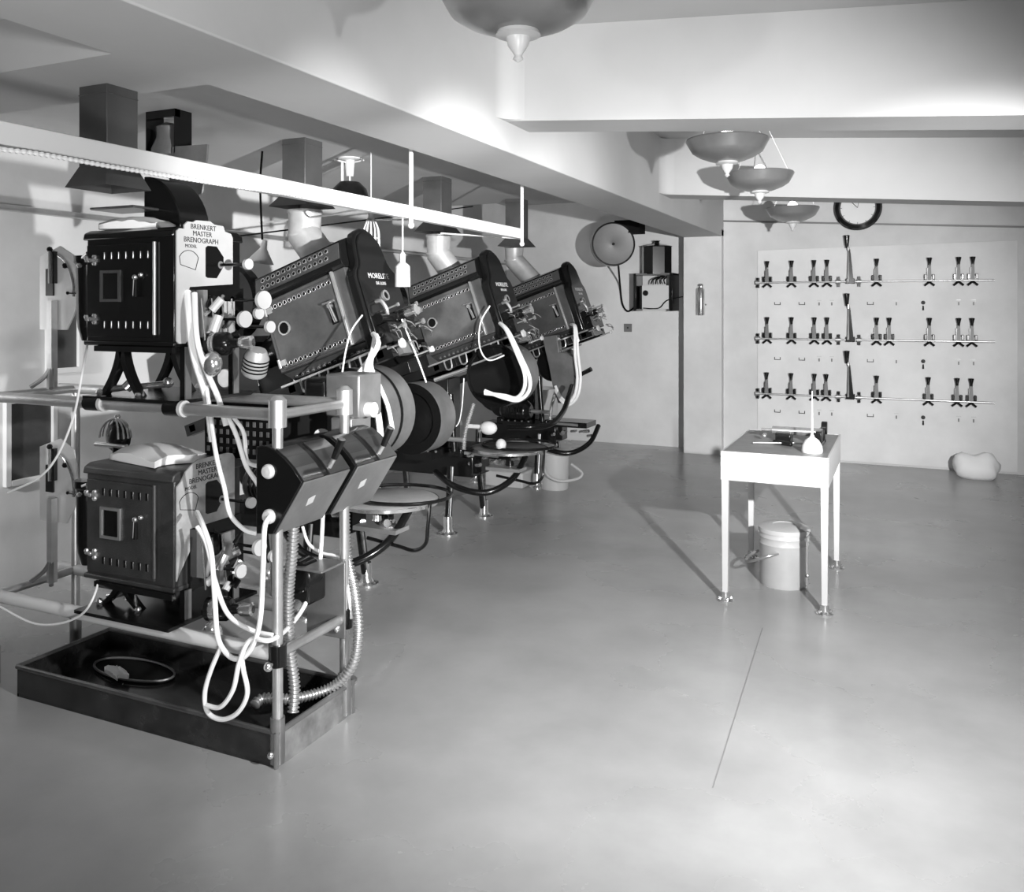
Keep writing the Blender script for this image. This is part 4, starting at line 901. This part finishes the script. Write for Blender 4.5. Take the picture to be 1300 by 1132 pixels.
ROWZ = [1.754, 1.195, 0.644]
yf = YB-0.012
rails = []
for i, z in enumerate(ROWZ):
    xa = Wy(962, 359, YB).x; xb = Wy(1262, 359, YB).x
    t = thing('switch_rail', (xa, yf-0.05, z), ('top', 'middle', 'lowest')[i]+' of the three long rods linking the switches across the board', 'rail', 'long switch rods')
    MB(STEEL).cyl((xa, yf-0.055, z), (xb, yf-0.055, z), 0.009, n=12).build('rod', t)
    for px in (963, 1065, 1091):
        x = Wy(px, 359, yf).x
        m = MB(STEEL).cyl((x-0.02, yf-0.055, z), (x+0.02, yf-0.055, z), 0.022, n=14).mat(BLACK).bb((x-0.012, yf-0.06, z+0.012), (x+0.012, yf, z+0.05)).bb((x-0.012, yf-0.06, z-0.05), (x+0.012, yf, z-0.012))
        m.build('bracket', t)
SX = [[974, 1005, 1033.5, 1050, 1113, 1180, 1217, 1235], [974, 1005, 1034, 1050, 1113, 1129, 1180, 1217, 1234], [973.5, 1004.5, 1034, 1049, 1113, 1178.5, 1215, 1233]]
def knife_switch(x, z):
    t = thing('knife_switch', (x, yf, z), 'x', 'switch', 'knife switches along the rods of the switchboard')
    y = yf
    MB(BLACK).bb((x-0.042, y-0.045, z-0.005), (x+0.042, y, z+0.045)).bb((x-0.044, y-0.07, z+0.012), (x-0.020, y, z+0.06)).bb((x+0.022, y-0.07, z+0.012), (x+0.044, y, z+0.06)).build('base', t, bevel=0.004)
    m = MB(BLACK)
    for sgn in (-1, 1): m.cyl((x, y-0.05, z-0.010), (x+sgn*0.042, y-0.05, z-0.045), 0.010, n=8)
    m.build('fork', t)
    MB(GREYP).prism([(-0.018, 0.0), (0.018, 0.0), (0.011, 0.15), (-0.011, 0.15)], (x, y-0.055, z), (1, 0, 0), (0, 0, 1), (0, -0.008, 0)).mat(GUN).bb((x-0.022, y-0.06, z+0.0), (x-0.012, y-0.04, z+0.12)).mat(CHROME).ball((x+0.004, y-0.062, z+0.145), 0.009, n=8).build('blade', t)
    MB(BLACK).lathe([(0.012, 0.145), (0.013, 0.165), (0.022, 0.205), (0.023, 0.214), (0.0, 0.218)], (x, y-0.06, z), (0, 0, 1), 16).build('handle', t)
    return t
def lever(x, z):
    t = thing('master_lever', (x, yf, z), 'x', 'lever', 'tall master levers of the switchboard')
    MB(GUN).prism([(0.012, 0.0), (0.07, 0.0), (0.04, 0.31), (0.022, 0.31)], (x, yf-0.06, z), (1, 0, 0), (0, 0, 1), (0, -0.012, 0)).mat(BLACK).prism([(0.03, 0.0), (0.07, 0.0), (0.04, 0.30), (0.03, 0.30)], (x, yf-0.0721, z), (1, 0, 0), (0, 0, 1), (0, -0.003, 0)).build('blade', t)
    MB(BLACK).bb((x+0.0, yf-0.07, z-0.02), (x+0.08, yf, z+0.03)).build('base', t, bevel=0.004)
    MB(CHROME).cyl((x+0.024, yf-0.066, z+0.30), (x+0.020, yf-0.066, z+0.335), 0.012, n=12).build('ferrule', t)
    MB(BLACK).lathe([(0.013, 0.325), (0.016, 0.345), (0.027, 0.435), (0.027, 0.445), (0, 0.45)], (x+0.016, yf-0.066, z), (-0.02, 0, 1), 16).build('handle', t)
    return t
rown = ['top', 'middle', 'lowest']
ordn = ['first', 'second', 'third', 'fourth', 'fifth', 'sixth', 'seventh', 'eighth', 'ninth']
k0 = None; l0 = None
for i in range(3):
    for j, px in enumerate(SX[i]):
        x = Wy(px, 400, yf-0.05).x
        if k0 is None: o = k0 = knife_switch(x, ROWZ[i])
        else: o = copy_tree(k0); o.location = (x, yf, ROWZ[i])
        o['label'] = 'black-handled knife switch, %s from the left on the %s rod' % (ordn[j], rown[i])
    x = Wy(1074, 400, yf-0.05).x
    if l0 is None: o = l0 = lever(x, ROWZ[i])
    else: o = copy_tree(l0); o.location = (x, yf, ROWZ[i])
    o['label'] = 'tall black-handled master lever on the %s rod of the switchboard' % rown[i]
# card holders and pilot marks under each row
h0 = None; d0 = None
for i, zz in enumerate((Wy(1000, 387, yf).z, Wy(1000, 457, yf).z, Wy(1000, 524, yf).z)):
    for j, px in enumerate((987, 1018, 1105)):
        x = Wy(px, 400, yf).x
        if h0 is None:
            o = h0 = tag(MB(INK).bb((-0.030, -0.006, 0), (0.030, 0, 0.006)).bb((-0.030, -0.006, 0), (-0.024, 0, 0.028)).bb((0.024, -0.006, 0), (0.030, 0, 0.028)).build('card_holder'), 'x', 'card holder', 'card holders under the switches')
        else: o = h0.copy(); COL.objects.link(o)
        o.location = (x, yf, zz); o['label'] = 'small dark bracket card holder, %s from left, below the %s switch rod' % (ordn[j], rown[i])
    for j, px in enumerate((1040, 1056, 1138, 1217, 1236)):
        x = Wy(px, 400, yf).x
        if d0 is None:
            o = d0 = tag(MB(GREYP).bb((-0.006, -0.01, -0.015), (0.006, 0, 0.015)).mat(WHITE).bb((-0.02, -0.002, 0.03), (0.02, 0, 0.038)).build('pilot_stud'), 'x', 'stud', 'small studs under the switches')
        else: o = d0.copy(); COL.objects.link(o)
        o.location = (x, yf, zz+0.01); o['label'] = 'tiny grey stud with pale tag, %s from left, below the %s switch rod' % (ordn[j], rown[i])
    p = Wy(1172, 400, yf)
    t = thing('toggle_switch', (p.x, yf, zz), 'small dark toggle with round boss below the %s switch rod' % rown[i], 'toggle')
    MB(INK).lathe([(0.018, 0), (0.018, 0.012), (0.0, 0.015)], (p.x, yf, zz+0.02), (0, -1, 0), 16).build('boss', t)
    MB(INK).cyl((p.x, yf-0.008, zz-0.01), (p.x, yf-0.02, zz-0.05), 0.006, 0.008, 8).build('toggle', t)

# ================================================================== FAR WALL ITEMS
c = Wy(778, 310, 8.35)
t = thing('disc_loudspeaker', (c.x, c.y, c.z), 'round shallow disc loudspeaker with black rim hanging on the far wall', 'loudspeaker')
ax = Vector((0.55, -1, 0.02)).normalized()
MB(GREYP).lathe([(0.0, 0.02), (0.05, 0.004), (0.205, 0.03), (0.205, 0.0), (0.0, -0.06)], c, ax, 56).build('cone', t)
MB(BLACK).lathe([(0.205, 0.035), (0.222, 0.035), (0.224, -0.05), (0.205, -0.06)], c, ax, 56).build('rim', t)
MB(BLACK).cyl(c+ax*0.01, c+ax*0.035, 0.014, n=12).build('center_pin', t)
MB(BLACKM).bb((c.x+0.0, 8.40, 2.26), (c.x+0.26, 8.62, 2.39)).cyl((c.x+0.02, 8.42, c.z+0.1), (c.x+0.05, 8.5, 2.27), 0.012).build('bracket', t)
cable([Wy(785, 336, 8.5), Wy(787, 360, 9.1), Wy(790, 385, 9.17), Wy(797, 395, 9.17), Wy(806, 389, 9.17), Wy(812, 380, 9.15)], 0.010, 'dark cord drooping from the disc loudspeaker to the wall cabinet', None, 'cord', BLACKM, 'cord')
c = Wy(836, 350, 9.1)
t = thing('wall_cabinet', (c.x, 9.2, 1.47), 'wall-mounted open cabinet with white door and dark octagonal can on top', 'cabinet')
MB(BLACK).lathe([(0, 0), (0.16, 0.0), (0.16, 0.29), (0.17, 0.30), (0.03, 0.33), (0.025, 0.35), (0.04, 0.36), (0, 0.365)], (c.x, 9.03, 1.86), (0, 0, 1), 8).build('octagonal_can', t)
m = MB(BLACK).bb((c.x-0.22, 8.90, 1.47), (c.x-0.19, 9.2, 1.87)).bb((c.x+0.17, 8.90, 1.47), (c.x+0.20, 9.2, 1.87)).mat(WHITE).bb((c.x-0.19, 9.14, 1.47), (c.x+0.17, 9.2, 1.87)).mat(GUNL).bb((c.x-0.22, 8.9, 1.85), (c.x+0.2, 9.2, 1.87))
m.build('case', t, bevel=0.003)
MB(WHITE).bb((c.x-0.14, 8.95, 1.49), (c.x+0.15, 9.1, 1.74)).mat(BLACK).cyl((c.x-0.10, 8.95, 1.66), (c.x-0.10, 8.94, 1.66), 0.03).bb((c.x-0.165, 8.95, 1.49), (c.x-0.14, 9.1, 1.74)).build('door', t)
m = MB(BLACK)
for k in range(4): m.tube([(c.x-0.05+k*0.05, 8.98, 1.76), (c.x-0.02+k*0.04, 8.94, 1.80), (c.x+0.03+k*0.03, 8.98, 1.83), (c.x+0.06, 9.05, 1.84)], 0.008, n=6)
m.tube([(c.x-0.12, 8.93, 1.50), (c.x+0.05, 8.92, 1.50), (c.x+0.14, 8.92, 1.58), (c.x+0.30, 8.95, 1.62)], 0.006, n=6); m.build('wiring', t)
c = Wy(890, 400, 8.80)
t = thing('fire_extinguisher', (c.x, 8.85, c.z), 'slim metal fire extinguisher tube hanging on the pilaster', 'fire extinguisher')
MB(CHROME).lathe([(0.036, 0.0), (0.040, 0.01), (0.040, 0.26), (0.030, 0.28), (0.012, 0.285), (0.012, 0.30)], (c.x, 8.79, c.z), (0, 0, 1), 24).build('tube', t)
MB(GUNL).cyl((c.x-0.02, 8.79, c.z+0.305), (c.x+0.02, 8.79, c.z+0.305), 0.012).cyl((c.x, 8.79, c.z+0.28), (c.x, 8.79, c.z+0.32), 0.008).build('pump_handle', t)
MB(BLACK).bb((c.x-0.045, 8.80, c.z+0.10), (c.x+0.045, 8.85, c.z+0.115)).build('bracket', t)
c = Wy(797, 416, 9.19)
t = thing('wall_outlet', (c.x, 9.2, c.z), 'small square outlet plate on the far wall below the loudspeaker cord', 'outlet')
MB(GREYP).bb((c.x-0.045, 9.19, c.z-0.045), (c.x+0.045, 9.2, c.z+0.045)).build('plate', t, bevel=0.002)
MB(INK).cyl((c.x, 9.19, c.z), (c.x, 9.185, c.z), 0.010).build('socket', t)
t = thing('conduit_clip', (-2.12, 9.2, 1.6), 'dark clip on the far wall in the corner beside the pilaster', 'clip')
MB(GREYP).bb((-2.15, 9.17, 1.55), (-2.085, 9.2, 1.66)).build('strap', t)

# ================================================================== TABLE AND THINGS ON IT
tx0, tx1, ty0, ty1, tz = -0.855, -0.335, 4.45, 5.31, 0.768
t = thing('work_table', ((tx0+tx1)/2, (ty0+ty1)/2, 0), 'white four-legged table with a grey metal top standing on the open floor', 'table')
MB(TOPM).bb((tx0+0.008, ty0+0.008, tz-0.01), (tx1-0.008, ty1-0.008, tz+0.001)).mat(WHITE).bb((tx0, ty0, tz-0.012), (tx1, ty0+0.008, tz+0.002)).bb((tx0, ty1-0.008, tz-0.012), (tx1, ty1, tz+0.002)).bb((tx0, ty0, tz-0.012), (tx0+0.008, ty1, tz+0.002)).bb((tx1-0.008, ty0, tz-0.012), (tx1, ty1, tz+0.002)).build('tabletop', t)
MB(WHITE).bb((tx0, ty0, tz-0.145), (tx1, ty0+0.012, tz-0.012)).bb((tx0, ty1-0.012, tz-0.145), (tx1, ty1, tz-0.012)).bb((tx0, ty0, tz-0.145), (tx0+0.012, ty1, tz-0.012)).bb((tx1-0.012, ty0, tz-0.145), (tx1, ty1, tz-0.012)).build('apron', t)
for (x, y) in ((tx0+0.02, ty0+0.02), (tx1-0.02, ty0+0.02), (tx0+0.02, ty1-0.02), (tx1-0.02, ty1-0.02)):
    vs = []
    for z, hw in ((tz-0.02, 0.0185), (0.045, 0.014)): vs += [(x-hw, y-hw, z), (x+hw, y-hw, z), (x+hw, y+hw, z), (x-hw, y+hw, z)]
    lg = MB(WHITE).add(vs, [(0, 1, 2, 3), (7, 6, 5, 4), (0, 4, 5, 1), (1, 5, 6, 2), (2, 6, 7, 3), (3, 7, 4, 0)]).build('leg', t, bevel=0.002)
    m = MB(CHROME).lathe([(0.040, 0.0), (0.042, 0.008), (0.024, 0.016), (0.020, 0.05), (0.0, 0.05)], (x, y, 0), (0, 0, 1), 20)
    for k in range(4): m.ball((x+0.03*math.cos(k*PI/2+.5), y+0.03*math.sin(k*PI/2+.5), 0.016), 0.009, n=8)
    m.build('foot', lg)
tz += 0.0015
# film rewinder
rx, ry = -0.44, 4.88
t = thing('film_rewinder', (rx, ry, tz), 'black clamp-like film rewinder with bright spindle on the right end of the table', 'rewinder')
MB(BLACK).bb((rx-0.02, ry-0.22, tz), (rx+0.05, ry+0.12, tz+0.02)).bb((rx+0.02, ry-0.16, tz), (rx+0.05, ry-0.10, tz+0.09)).cyl((rx+0.03, ry+0.08, tz+0.08), (rx+0.06, ry+0.08, tz+0.08), 0.035, n=20).bb((rx+0.02, ry+0.04, tz), (rx+0.05, ry+0.10, tz+0.08)).build('casting', t, bevel=0.004)
MB(CHROME).cyl((rx-0.22, ry+0.03, tz+0.06), (rx+0.04, ry+0.03, tz+0.06), 0.022, n=18).cyl((rx-0.28, ry+0.03, tz+0.06), (rx-0.22, ry+0.03, tz+0.06), 0.008).ball((rx-0.26, ry+0.0, tz+0.03), 0.014).build('spindle', t)
MB(BLACK).bb((rx-0.20, ry-0.02, tz), (rx-0.12, ry+0.10, tz+0.05)).cyl((rx-0.20, ry-0.08, tz+0.012), (rx-0.10, ry-0.14, tz+0.012), 0.012).build('clamp', t, bevel=0.004)
MB(STEEL).cyl((rx-0.30, ry-0.14, tz+0.008), (rx-0.05, ry-0.10, tz+0.016), 0.005, n=8).build('crank', t)
ox, oy = Wz(1031, 578, tz).x, 4.60
ox = Wy(1031, 578, oy).x
t = thing('oil_can', (ox, oy, tz), 'pale domed oil can with a long upright spout on the table', 'oil can')
MB(WHITE).lathe([(0.050, 0.0), (0.053, 0.01), (0.049, 0.035), (0.034, 0.062), (0.012, 0.078), (0.009, 0.09), (0, 0.09)], (ox, oy, tz), (0, 0, 1), 28).build('reservoir', t)
MB(WHITE).cyl((ox, oy, tz+0.085), (ox, oy, tz+0.31), 0.006, 0.0025, 10).build('spout', t)
# pail under the table
c = Wz(995, 740, 0)
t = thing('lidded_pail', (c.x, c.y, 0), 'lidded metal pail standing on the floor under the table', 'pail')
R, Hh = 0.128, 0.305
m = MB(TIN).lathe([(0.0, 0.004), (R-0.004, 0.0), (R-0.002, 0.008), (R, 0.012), (R, Hh*.72), (R+0.003, Hh*.735), (R, Hh*.75), (R, Hh*.84), (R+0.003, Hh*.855), (R, Hh*.87), (R, Hh), (0, Hh)], (c.x, c.y, 0), (0, 0, 1), 48); m.build('body', t)
m = MB(TIN).lathe([(R+0.006, Hh-0.02), (R+0.007, Hh+0.004), (R-0.01, Hh+0.012), (0.06, Hh+0.018), (0.055, Hh+0.014), (0.02, Hh+0.016), (0, Hh+0.016)], (c.x, c.y, 0), (0, 0, 1), 48); m.build('lid', t)
ang = -0.25
e = Vector((math.cos(0.35), math.sin(0.35), 0)); fwd = Vector((-0.85, -0.5, 0)).normalized()
a = Vector((c.x, c.y, 0.205))
m = MB(STEEL)
hp = [a+Vector((0.10, -0.09, 0.0))]
hp = [Wy(991, 702, c.y-0.11), Wy(975, 706, c.y-0.16), Wy(958, 711, c.y-0.14), Wy(948, 712, c.y-0.08), Wy(950, 706, c.y-0.0), Wy(963, 698, c.y+0.04)]
m.tube(hp, 0.008, n=8).ball(hp[0], 0.013, n=10); m.build('bail_handle', t)
p = Vector((c.x+R*0.93, c.y-0.03, Hh))
MB(STEEL).bb((p.x-0.03, p.y-0.03, Hh+0.005), (p.x+0.025, p.y+0.03, Hh+0.018)).cyl((p.x+0.006, p.y-0.03, Hh-0.04), (p.x+0.006, p.y+0.03, Hh-0.04), 0.012).bb((p.x-0.004, p.y-0.012, 0.02), (p.x+0.009, p.y+0.012, Hh-0.03)).ball((p.x+0.006, p.y-0.014, 0.07), 0.012, n=8).build('latch', t)

# ================================================================== FAR FLOOR ITEMS
c = Wz(700, 619, 0); c.x += 0.03
t = thing('white_can', (c.x, c.y, 0), 'tall white can with a loose carrying strap beside the farthest projector', 'can')
MB(WHITE).lathe([(0.0, 0.0), (0.112, 0.0), (0.115, 0.01), (0.118, 0.29), (0.124, 0.295), (0.124, 0.315), (0.10, 0.322), (0, 0.322)], (c.x, c.y, 0), (0, 0, 1), 40).build('body', t)
MB(WHITE).tube([c+Vector((-0.06, -0.115, 0.20)), c+Vector((0.0, -0.15, 0.13)), c+Vector((0.10, -0.13, 0.09)), c+Vector((0.21, -0.03, 0.10)), c+Vector((0.23, 0.03, 0.14)), c+Vector((0.13, 0.05, 0.20))], 0.011, n=8).build('strap', t)
c = Wz(655, 620, 0); c.x -= 0.07
tag(MB(WHITE).bb((c.x-0.22, c.y, 0), (c.x+0.13, c.y+0.30, 0.13)).build('low_box', bevel=0.015, seg=3), 'low white box on the floor between the middle and farthest projectors', 'box')
t = thing('white_tub', (-3.40, 7.95, 0), 'white tub on short legs standing behind the farthest projector', 'tub')
MB(WHITE).lathe([(0.0, 0.12), (0.14, 0.12), (0.22, 0.17), (0.25, 0.25), (0.26, 0.70), (0.245, 0.70), (0.23, 0.3), (0, 0.2)], (-3.40, 7.95, 0), (0, 0, 1), 36).build('basin', t)
for k in range(4): MB(GUNL).cyl((-3.40+0.15*math.cos(k*PI/2+.7), 7.95+0.15*math.sin(k*PI/2+.7), 0), (-3.40+0.13*math.cos(k*PI/2+.7), 7.95+0.13*math.sin(k*PI/2+.7), 0.15), 0.014).build('leg', t)
c = Wz(1232, 610, 0)
m = MB(WHITEM); rr = random.Random(4)
m.ball((c.x+0.06, c.y+0.12, 0.10), 0.17, (1.15, 0.7, 0.75), 20)
for i, v in enumerate(m.v):
    k = 1+0.10*math.sin(v.x*31)+0.08*math.sin(v.y*37+v.z*29); v.x = c.x+0.06+(v.x-c.x-0.06)*k; v.z = max(0.0, v.z*k)
tag(m.build('sack', ang=180), 'white cloth sack slumped on the floor against the back wall at right', 'sack')
